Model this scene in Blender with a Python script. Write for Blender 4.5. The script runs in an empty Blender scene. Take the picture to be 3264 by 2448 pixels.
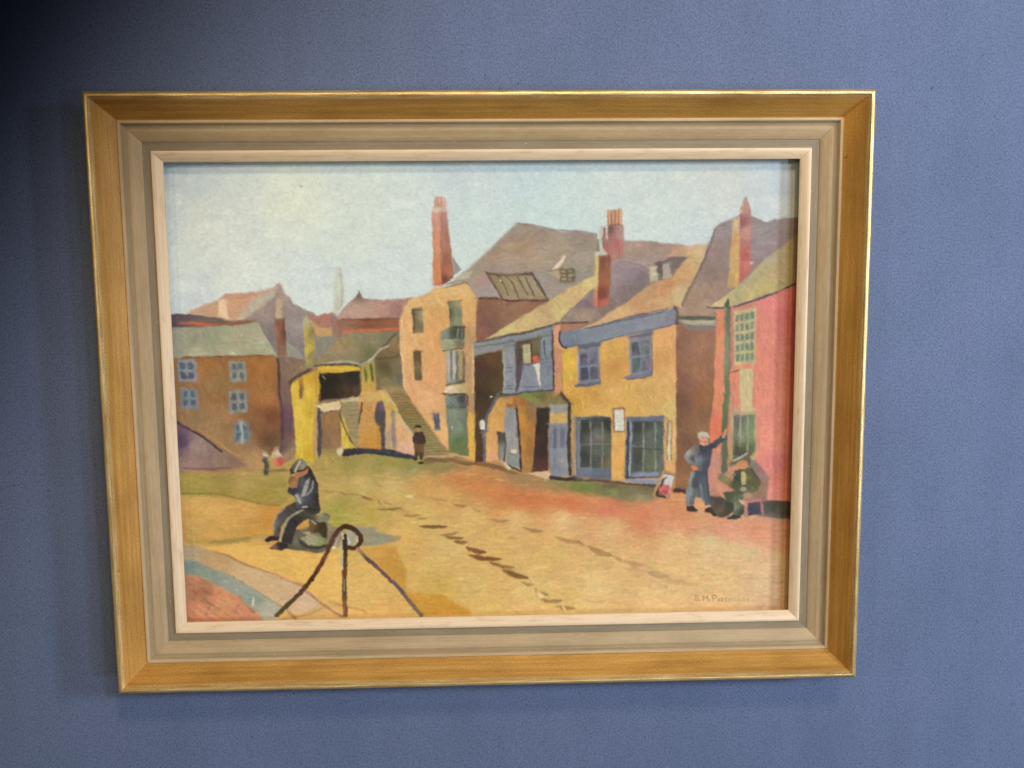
import bpy, math
import numpy as np
from mathutils import Matrix, Vector

# ------------------------------------------------------------------ camera, world, lamps
S = 0.76                       # overall width of the framed picture in metres
ZC = 1.50                      # height of its centre above the floor
HH = 0.78474                   # height / width
FPX = 3011.82                  # focal length in photo pixels (photo 3264 wide)
R = np.array([[0.9994302836053138, 0.009079015881841367, -0.032506609838911044], [-0.012825110960276272, 0.9930542627938874, -0.11695617844195043], [0.031218980467954387, 0.11730644746775866, 0.9926049428856555]])
CC = np.array([-0.006914964736106935, -0.16368289257809054, -1.2656073398433672])

sc = bpy.context.scene
cam_data = bpy.data.cameras.new("camera")
cam = bpy.data.objects.new("camera", cam_data)
sc.collection.objects.link(cam)
cam_data.sensor_width = 36.0
cam_data.lens = FPX / 3264.0 * 36.0
cam_data.clip_start = 0.01
cam_data.clip_end = 50


def w3(x, yd, depth):
    """picture units (x right, yd down, depth towards the viewer) -> world"""
    return Vector((x * S, -depth * S, ZC - yd * S))


A = np.array([[1, 0, 0], [0, 0, 1], [0, -1, 0]], float)       # picture axes (x, down, back) -> world
Rcw = A @ R.T @ np.diag([1, -1, -1])
cp = w3(CC[0], CC[1], -CC[2])
m4 = Matrix.Identity(4)
for i in range(3):
    for j in range(3):
        m4[i][j] = Rcw[i][j]
    m4[i][3] = cp[i]
cam.matrix_world = m4
sc.camera = cam

world = bpy.data.worlds.new("World")
sc.world = world
world.use_nodes = True
bg = world.node_tree.nodes["Background"]
bg.inputs[0].default_value = (0.8, 0.86, 1.0, 1)
bg.inputs[1].default_value = 0.012

sc.view_settings.view_transform = 'Standard'
sc.view_settings.look = 'None'
sc.view_settings.exposure = 0.0
sc.view_settings.gamma = 1.0


def spot(name, loc, target, power, col, size, blend, rad):
    l = bpy.data.lights.new(name, 'SPOT')
    l.energy = power
    l.color = col
    l.spot_size = math.radians(size)
    l.spot_blend = blend
    l.shadow_soft_size = rad
    o = bpy.data.objects.new(name, l)
    o.location = loc
    d = Vector(target) - Vector(loc)
    o.rotation_euler = d.to_track_quat('-Z', 'Y').to_euler()
    sc.collection.objects.link(o)
    return o


LAMPS = [  # light split into added spots for softer shadows; cone edges darken the top-left corner
    # name, location, target on the wall, power, colour, cone, blend, radius
    ("key_spot_high", (1.9, -1.4, 1.9), (1.457, 0.01, 1.336), 105, (0.82, 0.95, 1.15), 87.0, 0.109, 0.17),
    ("key_spot_mid", (1.0, -2.1, 2.3), (1.068, 0.01, 1.015), 48, (0.82, 0.95, 1.15), 75.9, 0.147, 0.13),
    ("key_spot_low", (1.4, -2.0, 1.25), (1.541, 0.01, 0.768), 44, (0.82, 0.95, 1.15), 101.8, 0.020, 0.16),
    ("top_spot_near", (0.3, -1.6, 2.9), (0.723, 0.01, 0.871), 59, (1.0, 0.79, 0.52), 68.0, 0.180, 0.15),
    ("top_spot_far", (-0.3, -2.4, 2.4), (1.971, 0.01, -0.060), 29, (1.0, 0.79, 0.52), 91.2, 0.020, 0.12),
    ("left_spot", (-1.2, -2.0, 2.0), (1.751, 0.01, 0.306), 24, (1.0, 0.79, 0.52), 78.9, 0.264, 0.05),
    ("front_spot", (0.3, -2.6, 1.6), (0.838, 0.01, 0.854), 11, (1.0, 0.79, 0.52), 64.4, 0.138, 0.12),
]
for a in LAMPS:
    spot(*a)

# ------------------------------------------------------------------ node helpers
def mat(name):
    m = bpy.data.materials.new(name)
    m.use_nodes = True
    nt = m.node_tree
    return m, nt, nt.nodes["Principled BSDF"]


def nn(nt, t, **kw):
    n = nt.nodes.new(t)
    for k, v in kw.items():
        setattr(n, k, v)
    return n


def noise(nt, vec, scale, detail=3, rough=0.5, dim='3D'):
    n = nn(nt, 'ShaderNodeTexNoise')
    n.inputs['Scale'].default_value = scale
    n.inputs['Detail'].default_value = detail
    n.inputs['Roughness'].default_value = rough
    nt.links.new(vec, n.inputs['Vector'])
    return n.outputs['Fac']


def ramp(nt, fac, stops, interp='LINEAR'):
    n = nn(nt, 'ShaderNodeValToRGB')
    cr = n.color_ramp
    cr.interpolation = interp
    while len(cr.elements) > 1:
        cr.elements.remove(cr.elements[0])
    cr.elements[0].position = stops[0][0]
    cr.elements[0].color = (*stops[0][1], 1)
    for p, c in stops[1:]:
        e = cr.elements.new(p)
        e.color = (*c, 1)
    nt.links.new(fac, n.inputs[0])
    return n.outputs[0]


def mixc(nt, fac, a, b, mode='MIX'):
    n = nn(nt, 'ShaderNodeMix', data_type='RGBA', blend_type=mode)
    for k, v in ((0, fac), (6, a), (7, b)):
        if hasattr(v, 'links') or hasattr(v, 'is_linked'):
            nt.links.new(v, n.inputs[k])
        else:
            n.inputs[k].default_value = v if k == 0 else (*v, 1)
    return n.outputs[2]


def bump(nt, bsdf, h, strength, dist):
    b = nn(nt, 'ShaderNodeBump')
    b.inputs['Strength'].default_value = strength
    b.inputs['Distance'].default_value = dist
    nt.links.new(h, b.inputs['Height'])
    nt.links.new(b.outputs[0], bsdf.inputs['Normal'])


def mapping(nt, out, scale):
    n = nn(nt, 'ShaderNodeMapping')
    n.inputs['Scale'].default_value = scale
    nt.links.new(out, n.inputs['Vector'])
    return n.outputs[0]


def lin(c):
    c = np.asarray(c, float) / 255.0
    return np.where(c <= 0.04045, c / 12.92, ((c + 0.055) / 1.055) ** 2.4)


# ------------------------------------------------------------------ the wall
m_wall, nt, bs = mat("blue_wall_paint")
tc = nn(nt, 'ShaderNodeTexCoord')
n1 = noise(nt, tc.outputs['Object'], 9, 3)
n2 = noise(nt, tc.outputs['Object'], 520, 3, 0.7)
c0 = ramp(nt, n1, [(0.3, (0.118, 0.157, 0.262)), (0.7, (0.135, 0.172, 0.290))])
rol = noise(nt, mapping(nt, tc.outputs['Object'], (14, 1, 3)), 2.0, 3, 0.6)
c1 = mixc(nt, 1.0, c0, ramp(nt, rol, [(0.3, (0.955, 0.955, 0.96)), (0.7, (1.04, 1.04, 1.035))]), 'MULTIPLY')
spk = noise(nt, tc.outputs['Object'], 210, 2, 0.5)
g2 = ramp(nt, n2, [(0.30, (0.62, 0.62, 0.66)), (0.5, (1, 1, 1)), (0.72, (1.32, 1.30, 1.26))])
c2 = mixc(nt, ramp(nt, spk, [(0.715, (0, 0, 0)), (0.76, (0.45, 0.45, 0.45))]), mixc(nt, 1.0, c1, g2, 'MULTIPLY'), (0.03, 0.035, 0.06))
nt.links.new(c2, bs.inputs['Base Color'])
bs.inputs['Roughness'].default_value = 0.75
bs.inputs['Specular IOR Level'].default_value = 0.25
n3 = noise(nt, tc.outputs['Object'], 330, 4, 0.6)
bump(nt, bs, n3, 0.35, 0.0006)

WALL_DEPTH = -0.0225


def mesh_obj(name, verts, faces, material, parent=None, smooth=False):
    me = bpy.data.meshes.new(name)
    me.from_pydata([tuple(v) for v in verts], [], faces)
    me.update()
    me.materials.append(material)
    if smooth:
        me.polygons.foreach_set('use_smooth', [True] * len(me.polygons))
    o = bpy.data.objects.new(name, me)
    sc.collection.objects.link(o)
    if parent is not None:
        o.parent = parent
    return o


yb = -WALL_DEPTH * S
wx, z0, z1 = 2.2, 0.0, 2.9
V = [(-wx, yb, z0), (wx, yb, z0), (wx, yb, z1), (-wx, yb, z1),
     (-wx, yb + .12, z0), (wx, yb + .12, z0), (wx, yb + .12, z1), (-wx, yb + .12, z1)]
wall = mesh_obj("wall", V, [(0, 1, 2, 3), (5, 4, 7, 6), (4, 0, 3, 7), (1, 5, 6, 2), (3, 2, 6, 7), (4, 5, 1, 0)], m_wall)
wall['kind'] = 'structure'

# ------------------------------------------------------------------ the frame
root = bpy.data.objects.new("framed_painting", None)
root.empty_display_size = 0.1
root.location = (0, yb, ZC - HH * S / 2)
sc.collection.objects.link(root)
root['label'] = "oil painting of a harbour street with ochre houses, in gilt and grey wooden frame"
root['category'] = "painting"
bpy.context.view_layer.update()
RINV = Matrix.Translation(-Vector(root.location))


def seam_y(depth):
    return -depth * S


def rail(name, side, prof, material, gap=0.00012, wob=0.0):
    """one mitred length of moulding; prof = [(inset, depth)] in picture units"""
    import random
    # corners of the ring for each profile point
    segs = 60
    verts, faces, uvs = [], [], []
    arc = [0.0]
    for (a, b), (c, d) in zip(prof, prof[1:]):
        arc.append(arc[-1] + math.hypot(c - a, d - b))
    L = arc[-1]
    n = len(prof)
    for s in range(segs + 1):
        t = s / segs
        for k, (ins, dep) in enumerate(prof):
            hw, hh = 0.5 - ins, HH / 2 - ins
            if side in ('top', 'bottom'):
                x = -hw + gap + (2 * hw - 2 * gap) * t
                y = -hh if side == 'top' else hh
                along = x
            else:
                y = -hh + gap + (2 * hh - 2 * gap) * t
                x = -hw if side == 'left' else hw
                along = y
            w = wob * math.sin(along * 37 + {'top': 0, 'left': 2, 'right': 4, 'bottom': 5}[side]) * (1 if k > 0 else 1)
            dd = dep + w
            verts.append(RINV @ w3(x, y, dd))
            uvs.append((along + {'top': 0, 'left': 3, 'right': 6, 'bottom': 9}[side], arc[k] / L))
    flip = side in ('bottom', 'left')
    for s in range(segs):
        for k in range(n - 1):
            a = s * n + k
            f = (a, a + 1, a + n + 1, a + n)
            faces.append(f[::-1] if flip else f)
    # end caps, so that each length of wood is a solid
    c0 = tuple(range(n))
    c1_ = tuple(segs * n + k for k in range(n))
    faces.append(c0[::-1] if not flip else c0)
    faces.append(c1_ if not flip else c1_[::-1])
    o = mesh_obj(name, verts, faces, material, root)
    uv = o.data.uv_layers.new(name="grain")
    for lp in o.data.loops:
        uv.data[lp.index].uv = uvs[lp.vertex_index]
    # smooth along curves
    o.data.polygons.foreach_set('use_smooth', [len(p.vertices) == 4 for p in o.data.polygons])
    o.data.update()
    try:
        o.data.set_sharp_from_angle(angle=math.radians(38))
    except Exception:
        pass
    return o


def wood_uv(nt):
    u = nn(nt, 'ShaderNodeUVMap', uv_map='grain')
    return u.outputs[0]


OPROF = [(0.0030, -0.0222), (0.0006, 0.010), (0.0, 0.0370), (0.0004, 0.0405), (0.0016, 0.0436), (0.0034, 0.0452), (0.0054, 0.0456),
         (0.0070, 0.0452), (0.0080, 0.0438), (0.0092, 0.0420), (0.0125, 0.0372), (0.0165, 0.0320), (0.0210, 0.0268), (0.0255, 0.0220),
         (0.0290, 0.0184), (0.0318, 0.0156), (0.0318, -0.0222)]
_a = [0.0]
for (a, b), (c, d) in zip(OPROF, OPROF[1:]):
    _a.append(_a[-1] + math.hypot(c - a, d - b))
LIP0, LIP1 = (_a[2] * .6 + _a[3] * .4) / _a[-1], (_a[8] * .4 + _a[9] * .6) / _a[-1]

# gilt moulding ---------------------------------------------------
m_gilt, nt, bs = mat("worn_gilt")
uv = wood_uv(nt)
sepg = nn(nt, 'ShaderNodeSeparateXYZ')
nt.links.new(uv, sepg.inputs[0])
st = noise(nt, mapping(nt, uv, (5, 26, 1)), 1.0, 3, 0.55)
st2 = noise(nt, mapping(nt, uv, (26, 90, 1)), 1.0, 4, 0.7)
fine = noise(nt, mapping(nt, uv, (700, 60, 1)), 1.0, 2, 0.6)
base = ramp(nt, st, [(0.28, (0.46, 0.232, 0.048)), (0.5, (0.56, 0.292, 0.064)), (0.72, (0.66, 0.365, 0.090))])
lip = ramp(nt, sepg.outputs[1], [(0.0, (0.2, 0.2, 0.2)), (LIP0 - 0.02, (0.3, 0.3, 0.3)), (LIP0, (1, 1, 1)), (LIP1, (1, 1, 1)), (LIP1 + 0.03, (0, 0, 0))])
rubf = ramp(nt, noise(nt, mapping(nt, uv, (16, 70, 1)), 1.0, 5, 0.75), [(0.36, (0, 0, 0)), (0.62, (1, 1, 1))])
rub = mixc(nt, rubf, (0.56, 0.32, 0.09), (1.0, 0.80, 0.40))
base = mixc(nt, lip, base, rub)
wear = ramp(nt, st2, [(0.62, (0, 0, 0)), (0.74, (0.7, 0.7, 0.7))])
basew = mixc(nt, mixc(nt, 1.0, wear, lip, 'MULTIPLY'), base, (0.40, 0.20, 0.07))
grit = ramp(nt, fine, [(0.28, (0.74, 0.70, 0.66)), (0.5, (1.0, 1.0, 1.0)), (0.72, (1.16, 1.16, 1.16))])
nick = ramp(nt, noise(nt, mapping(nt, uv, (70, 12, 1)), 1.0, 3, 0.7), [(0.70, (0, 0, 0)), (0.76, (0.75, 0.75, 0.75))])
grime = ramp(nt, noise(nt, mapping(nt, uv, (9, 3, 1)), 1.0, 4, 0.6), [(0.32, (0.80, 0.77, 0.72)), (0.5, (0.98, 0.98, 0.98)), (0.66, (1.10, 1.11, 1.12))])
g1 = mixc(nt, 1.0, mixc(nt, 1.0, basew, grit, 'MULTIPLY'), grime, 'MULTIPLY')
nt.links.new(mixc(nt, nick, g1, (0.20, 0.09, 0.03)), bs.inputs['Base Color'])
mr = nn(nt, 'ShaderNodeMapRange')
nt.links.new(lip, mr.inputs[0])
mr.inputs[3].default_value = 0.2
mr.inputs[4].default_value = 0.62
nt.links.new(mr.outputs[0], bs.inputs['Metallic'])
rr = nn(nt, 'ShaderNodeMapRange')
nt.links.new(st2, rr.inputs[0])
rr.inputs[3].default_value = 0.30
rr.inputs[4].default_value = 0.5
nt.links.new(rr.outputs[0], bs.inputs['Roughness'])
bump(nt, bs, noise(nt, mapping(nt, uv, (30, 90, 1)), 1.0, 5, 0.65), 0.35, 0.0006)

# grey washed moulding ---------------------------------------------
m_grey, nt, bs = mat("grey_washed_wood")
uv = wood_uv(nt)
sep = nn(nt, 'ShaderNodeSeparateXYZ')
nt.links.new(uv, sep.inputs[0])
FIL, GRO, SCO, STP = lin((198, 174, 136)), lin((158, 138, 104)), lin((186, 162, 124)), lin((144, 131, 106))

GPROF = [(0.0319, -0.0180), (0.0319, 0.0166), (0.0324, 0.0176), (0.0340, 0.0179), (0.0356, 0.0173), (0.0362, 0.0158),
         (0.0370, 0.0142), (0.0392, 0.0128), (0.0420, 0.0118), (0.0428, 0.0120), (0.0470, 0.0104), (0.0530, 0.0075), (0.0580, 0.0052),
         (0.0585, 0.0044), (0.0684, 0.0030), (0.0686, -0.0180)]
arcs = [0.0]
for (a, b), (c, d) in zip(GPROF, GPROF[1:]):
    arcs.append(arcs[-1] + math.hypot(c - a, d - b))
vv = [a / arcs[-1] for a in arcs]
e = 0.004
colr = ramp(nt, sep.outputs[1], [
    (0.0, FIL), (vv[5] - e, FIL), (vv[6], GRO), (vv[8], GRO * 1.05), (vv[9] + e, SCO), (vv[12] - e, SCO * 0.97), (vv[12] + 2 * e, STP * 0.95), (vv[13] + 3 * e, STP), (1.0, STP * 0.9)])
s1 = noise(nt, mapping(nt, uv, (5, 90, 1)), 1.0, 4, 0.65)
s2 = noise(nt, mapping(nt, uv, (55, 26, 1)), 1.0, 5, 0.7)
k1 = ramp(nt, s1, [(0.3, (0.84, 0.83, 0.80)), (0.7, (1.13, 1.13, 1.14))])
k2 = ramp(nt, s2, [(0.25, (0.88, 0.86, 0.82)), (0.55, (1.0, 1.0, 1.0)), (0.78, (1.04, 1.05, 1.08))])
cc = mixc(nt, 1.0, mixc(nt, 1.0, colr, k1, 'MULTIPLY'), k2, 'MULTIPLY')
flk = ramp(nt, noise(nt, mapping(nt, uv, (160, 120, 1)), 1.0, 2, 0.5), [(0.715, (0, 0, 0)), (0.74, (1, 1, 1))])
k3 = ramp(nt, noise(nt, mapping(nt, uv, (8, 4, 1)), 1.0, 4, 0.6), [(0.32, (0.86, 0.84, 0.80)), (0.62, (1.05, 1.05, 1.06))])
cc = mixc(nt, 1.0, cc, k3, 'MULTIPLY')
nt.links.new(mixc(nt, flk, cc, (0.72, 0.64, 0.46)), bs.inputs['Base Color'])
bs.inputs['Roughness'].default_value = 0.55
bs.inputs['Specular IOR Level'].default_value = 0.35
bump(nt, bs, s1, 0.25, 0.0004)

# cream slip -------------------------------------------------------
m_slip, nt, bs = mat("cream_painted_slip")
uv = wood_uv(nt)
s1 = noise(nt, mapping(nt, uv, (6, 16, 1)), 1.0, 5, 0.65)
k1 = ramp(nt, s1, [(0.28, (0.66, 0.47, 0.28)), (0.45, (0.78, 0.59, 0.375)), (0.7, (0.84, 0.665, 0.45))])
k4 = ramp(nt, noise(nt, mapping(nt, uv, (22, 5, 1)), 1.0, 5, 0.7), [(0.30, (0.80, 0.74, 0.66)), (0.48, (1, 1, 1)), (0.75, (1.05, 1.05, 1.05))])
k5 = ramp(nt, noise(nt, mapping(nt, uv, (120, 14, 1)), 1.0, 3, 0.7), [(0.70, (1, 1, 1)), (0.75, (0.62, 0.52, 0.42))])
nt.links.new(mixc(nt, 1.0, mixc(nt, 1.0, k1, k4, 'MULTIPLY'), k5, 'MULTIPLY'), bs.inputs['Base Color'])
bs.inputs['Roughness'].default_value = 0.5
bump(nt, bs, noise(nt, mapping(nt, uv, (14, 40, 1)), 1.0, 4, 0.6), 0.25, 0.0004)

SPROF = [(0.0687, -0.0020), (0.0687, 0.0052), (0.0692, 0.0064), (0.0704, 0.0069), (0.0722, 0.0068), (0.0745, 0.0058), (0.0770, 0.0044),
         (0.0798, 0.0026), (0.0816, 0.0013), (0.0825, 0.0004), (0.0826, -0.0010), (0.0800, -0.0018), (0.0700, -0.0020)]
for side in ('top', 'right', 'bottom', 'left'):
    rail("gilt_moulding", side, OPROF, m_gilt, 0.00010)
for side in ('top', 'right', 'bottom', 'left'):
    rail("grey_moulding", side, GPROF, m_grey, 0.00012)
for side in ('top', 'right', 'bottom', 'left'):
    rail("cream_slip", side, SPROF, m_slip, 0.00012)

# ------------------------------------------------------------------ the canvas
CANVAS_DEPTH = -0.0180
NX, NY = 1040, 765
cw, ch = 0.5 - 0.0700, HH / 2 - 0.0700
xs = np.linspace(-cw, cw, NX)
ys = np.linspace(-ch, ch, NY)
PX, PY = np.meshgrid(xs, ys)
P3 = np.stack([PX, PY, np.full_like(PX, -CANVAS_DEPTH)], -1)
Q = (P3 - CC) @ R.T
U = Q[..., 0] / Q[..., 2] * FPX + 1632.0        # drawing units of the painted design
W = Q[..., 1] / Q[..., 2] * FPX + 1224.0
rng = np.random.default_rng(7)


def vnoise(cx, cy, seed):
    """smooth value noise on the canvas grid with cell size cx, cy (grid cells)"""
    r = np.random.default_rng(seed)
    nx, ny = int(NX / cx) + 4, int(NY / cy) + 4
    g = r.standard_normal((ny, nx))
    fx = np.arange(NX) / cx
    fy = np.arange(NY) / cy
    ix, iy = fx.astype(int), fy.astype(int)
    tx, ty = fx - ix, fy - iy
    tx = tx * tx * (3 - 2 * tx)
    ty = ty * ty * (3 - 2 * ty)
    a = g[iy][:, ix] * (1 - tx) + g[iy][:, ix + 1] * tx
    b = g[iy + 1][:, ix] * (1 - tx) + g[iy + 1][:, ix + 1] * tx
    return a * (1 - ty)[:, None] + b * ty[:, None]


def shear(n, k):
    """slant a noise field by rolling each row"""
    out = np.empty_like(n)
    for j in range(NY):
        out[j] = np.roll(n[j], int(j * k))
    return out


TEX = {
    'h': vnoise(26, 2.2, 1) * .6 + vnoise(9, 1.6, 2) * .5,
    'v': vnoise(2.2, 26, 3) * .6 + vnoise(1.6, 9, 4) * .5,
    'i': vnoise(7, 6, 5) * .5 + vnoise(3, 3, 6) * .5,
    'b': vnoise(22, 16, 7) * .7 + vnoise(8, 7, 8) * .4,
    'd': shear(vnoise(3, 18, 9), 1.2) * .6 + vnoise(5, 4, 10) * .4,
    's': shear(vnoise(16, 2.2, 11), 0.0) * .5 + vnoise(30, 12, 12) * .6,
}
WX = vnoise(9, 9, 20) * .5 + vnoise(28, 28, 21) * .8 + vnoise(3, 3, 22) * .4
WY = vnoise(9, 9, 23) * .5 + vnoise(28, 28, 24) * .8 + vnoise(3, 3, 25) * .4
HUE = [vnoise(14, 10, 30 + i) for i in range(3)]
img = np.zeros((NY, NX, 3))
UW, WW = U + WX, W + WY


def tile(ox, oy):
    def f(*a):
        if len(a) == 1:
            a = a[0]
        return [(ox + a[i] / 3.687, oy + a[i + 1] / 3.687) for i in range(0, len(a), 2)]
    return f


tA, tB, tC, tD = tile(520, 500), tile(520, 900), tile(520, 1300), tile(520, 1600)
tE, tF, tG, tH = tile(900, 900), tile(1200, 500), tile(1200, 1150), tile(1400, 900)
tI, tJ, tK, tL = tile(1500, 600), tile(2000, 600), tile(1750, 1000), tile(1600, 1200)
tM, tN, tO, tQ = tile(2000, 1250), tile(2000, 1650), tile(1400, 1500), tile(900, 1500)


def window(pts, pad):
    a = np.array(pts)
    x0, x1 = a[:, 0].min() - pad, a[:, 0].max() + pad
    y0, y1 = a[:, 1].min() - pad, a[:, 1].max() + pad
    m = (U >= x0) & (U <= x1) & (W >= y0) & (W <= y1)
    r = np.where(m.any(1))[0]
    c = np.where(m.any(0))[0]
    if len(r) == 0 or len(c) == 0:
        return None
    return slice(r[0], r[-1] + 1), slice(c[0], c[-1] + 1)


def tint(c):
    """chalky tint of the artist's mixes: everything but the ochres is let down with white"""
    r, g, b = [float(v) for v in c]
    l = .3 * r + .59 * g + .11 * b
    y = (min(r, g * 1.25) - b) / 255
    w = min(max(1 - (y - .15) / .2, 0), 1) * min(max((l - 75) / 60, 0), 1)
    bl = min(max((b - r) / 40, 0), 1) * (1 if l < 170 else 0)
    out = []
    for v in (r, g, b):
        v = v + (l - v) * .5 * bl
        out.append(v)
    if l > 165:
        w = max(w, .22)
    k = .25 * w * (1 - .5 * bl)
    return [v + (t - v) * k for v, t in zip(out, (255, 246, 222))]


def colour(col, sl, p=2.0):
    if not isinstance(col, list):
        return np.broadcast_to(lin(tint(col)), U[sl].shape + (3,))
    num = 0
    den = 0
    for (x, y), c in col:
        w = 1.0 / (((UW[sl] - x) ** 2 + (WW[sl] - y) ** 2) + 60.0) ** (p / 2 * 1.3)
        num = num + w[..., None] * lin(tint(c))
        den = den + w
    return num / den[..., None]


def apply(sl, alpha, col, tex, amp):
    c = colour(col, sl)
    if amp:
        t = TEX[tex][sl]
        c = c * (1 + amp * t)[..., None]
        for i in range(3):
            c[..., i] = c[..., i] * (1 + amp * 0.35 * HUE[i][sl])
    img[sl] = img[sl] * (1 - alpha[..., None]) + np.clip(c, 0.002, 0.92) * alpha[..., None]


def sdist(px, py, pts, closed=True):
    d = np.full(px.shape, 1e9)
    inside = np.zeros(px.shape, bool)
    n = len(pts)
    rngn = range(n) if closed else range(n - 1)
    for i in rngn:
        x0, y0 = pts[i]
        x1, y1 = pts[(i + 1) % n]
        dx, dy = x1 - x0, y1 - y0
        L = dx * dx + dy * dy + 1e-9
        t = np.clip(((px - x0) * dx + (py - y0) * dy) / L, 0, 1)
        dd = (px - x0 - t * dx) ** 2 + (py - y0 - t * dy) ** 2
        d = np.minimum(d, dd)
        if closed and abs(dy) > 1e-9:
            c = ((y0 > py) != (y1 > py)) & (px < dx * (py - y0) / dy + x0)
            inside ^= c
    d = np.sqrt(d)
    return np.where(inside, d, -d) if closed else d


def poly(pts, col, tex='i', amp=.10, soft=5.0, a=1.0, warp=1.0):
    soft = soft * 1.1
    sl = window(pts, soft * 1.5 + 5)
    if sl is None:
        return
    x = U[sl] + WX[sl] * warp
    y = W[sl] + WY[sl] * warp
    sd = sdist(x, y, pts)
    al = np.clip(0.5 + sd / soft, 0, 1)
    al = al * al * (3 - 2 * al) * a
    apply(sl, al, col, tex, amp)


def smoothpath(pts, n=6):
    if len(pts) < 3:
        return pts
    P = [pts[0]] + list(pts) + [pts[-1]]
    out = []
    for i in range(1, len(P) - 2):
        p0, p1, p2, p3 = [np.array(q, float) for q in P[i - 1:i + 3]]
        for k in range(n):
            t = k / n
            out.append(tuple(0.5 * ((2 * p1) + (-p0 + p2) * t + (2 * p0 - 5 * p1 + 4 * p2 - p3) * t * t + (-p0 + 3 * p1 - 3 * p2 + p3) * t ** 3)))
    out.append(tuple(pts[-1]))
    return out


def stroke(pts, w, col, tex='i', amp=.10, soft=3.5, a=1.0, taper=0.0, warp=1.0, dry=0.0):
    soft = soft * 1.1
    """w in tile pixels (3.687 per drawing unit)"""
    w = w / 3.687 / 2
    pts = smoothpath(pts)
    sl = window(pts, w + soft + 5)
    if sl is None:
        return
    x = U[sl] + WX[sl] * warp
    y = W[sl] + WY[sl] * warp
    d = sdist(x, y, pts, False)
    ww = w
    if taper:
        p0, p1 = np.array(pts[0]), np.array(pts[-1])
        dv = p1 - p0
        t = np.clip(((x - p0[0]) * dv[0] + (y - p0[1]) * dv[1]) / (dv @ dv + 1e-6), 0, 1)
        ww = w * (1 - taper * np.abs(2 * t - 1) ** 2)
    ww = ww * (1 + 0.18 * TEX['i'][sl])
    al = np.clip(0.5 + (ww - d) / soft, 0, 1)
    if dry:
        al = al * np.clip(1 - dry * (TEX['i'][sl] > 0.25), 0, 1)
    apply(sl, al * al * (3 - 2 * al) * a, col, tex, amp)


def blob(c, rx, ry, col, tex='i', amp=.10, soft=4.0, a=1.0):
    """rx, ry in tile pixels"""
    rx, ry = rx / 3.687, ry / 3.687
    cx, cy = c[0]
    sl = window([(cx - rx, cy - ry), (cx + rx, cy + ry)], soft + 6)
    if sl is None:
        return
    x = U[sl] + WX[sl] - cx
    y = W[sl] + WY[sl] - cy
    r = np.sqrt((x / rx) ** 2 + (y / ry) ** 2)
    al = np.clip(0.5 + (1 - r) * min(rx, ry) / soft, 0, 1)
    apply(sl, al * al * (3 - 2 * al) * a, col, tex, amp)


def lerp(p, q, t):
    return (p[0] + (q[0] - p[0]) * t, p[1] + (q[1] - p[1]) * t)


def quad(q, u0, v0, u1, v1):
    f = lambda u, v: lerp(lerp(q[0], q[1], u), lerp(q[3], q[2], u), v)
    return [f(u0, v0), f(u1, v0), f(u1, v1), f(u0, v1)]


def panes(q, frame, pane, nx, ny, m=.12, g=.10, amp=.16):
    """q = TL TR BR BL"""
    poly(q, frame, 'i', .12, 6)
    cwid = (1 - 2 * m - g * (nx - 1)) / nx
    chei = (1 - 2 * m - g * (ny - 1)) / ny
    for i in range(nx):
        for j in range(ny):
            u0 = m + i * (cwid + g)
            v0 = m + j * (chei + g)
            poly(quad(q, u0, v0, u0 + cwid, v0 + chei), pane, 'i', amp, 5)


def blur(a, k):
    for ax in (0, 1):
        for w in k:
            a = a * (1 - 2 * w) + w * (np.roll(a, 1, ax) + np.roll(a, -1, ax))
    return a


def dabs(n, seed, lo, hi, wid, alpha, jit, built=False):
    """small loaded-brush dabs laid along the forms, each picking up the colour under it"""
    global img
    g = np.random.default_rng(seed)
    lum_ = blur(img @ np.array([.3, .59, .11]), (.24, .24))
    gy_, gx_ = np.gradient(lum_)
    jxx, jyy, jxy = [blur(q, (.24,) * 6) for q in (gx_ * gx_, gy_ * gy_, gx_ * gy_)]
    ang = .5 * np.arctan2(2 * jxy, jxx - jyy) + math.pi / 2
    coh = np.sqrt((jxx - jyy) ** 2 + 4 * jxy ** 2)
    free = TEX['b'] * .5 + np.where(W > 1480, 0.12, np.where(W < 900, -.25, 1.25))
    ci = g.integers(6, NX - 6, n)
    cj = g.integers(6, NY - 6, n)
    ln = g.uniform(lo, hi, n)
    wd = g.uniform(wid * .7, wid * 1.3, n)
    src = img.copy()
    jt = 1 + g.standard_normal(n) * jit
    jh = 1 + g.standard_normal((n, 3)) * jit * .35
    al = g.uniform(.5, 1, n) * alpha
    for k in range(n):
        x0, y0 = ci[k], cj[k]
        if built and (W[y0, x0] > 1480 or (W[y0, x0] < 1010 and src[y0, x0, 2] > .36)):
            continue
        t = ang[y0, x0] if coh[y0, x0] > 1.2e-5 else free[y0, x0]
        t += g.standard_normal() * .12
        c, s_ = math.cos(t), math.sin(t)
        r = int(ln[k]) + 2
        xa, xb, ya, yb_ = max(x0 - r, 0), min(x0 + r + 1, NX), max(y0 - r, 0), min(y0 + r + 1, NY)
        xx = np.arange(xa, xb)[None, :] - x0
        yy = np.arange(ya, yb_)[:, None] - y0
        u = (xx * c + yy * s_) / ln[k]
        v = (-xx * s_ + yy * c) / wd[k]
        m = np.clip((1.15 - (u * u + v * v)) * 1.6, 0, 1) * al[k]
        col = src[y0, x0] * (1 + ((jt[k] * jh[k]) - 1) * (.3 if W[y0, x0] < 1010 and src[y0, x0, 2] > .38 else 1))
        img[ya:yb_, xa:xb] = img[ya:yb_, xa:xb] * (1 - m[..., None]) + col * m[..., None]


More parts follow.
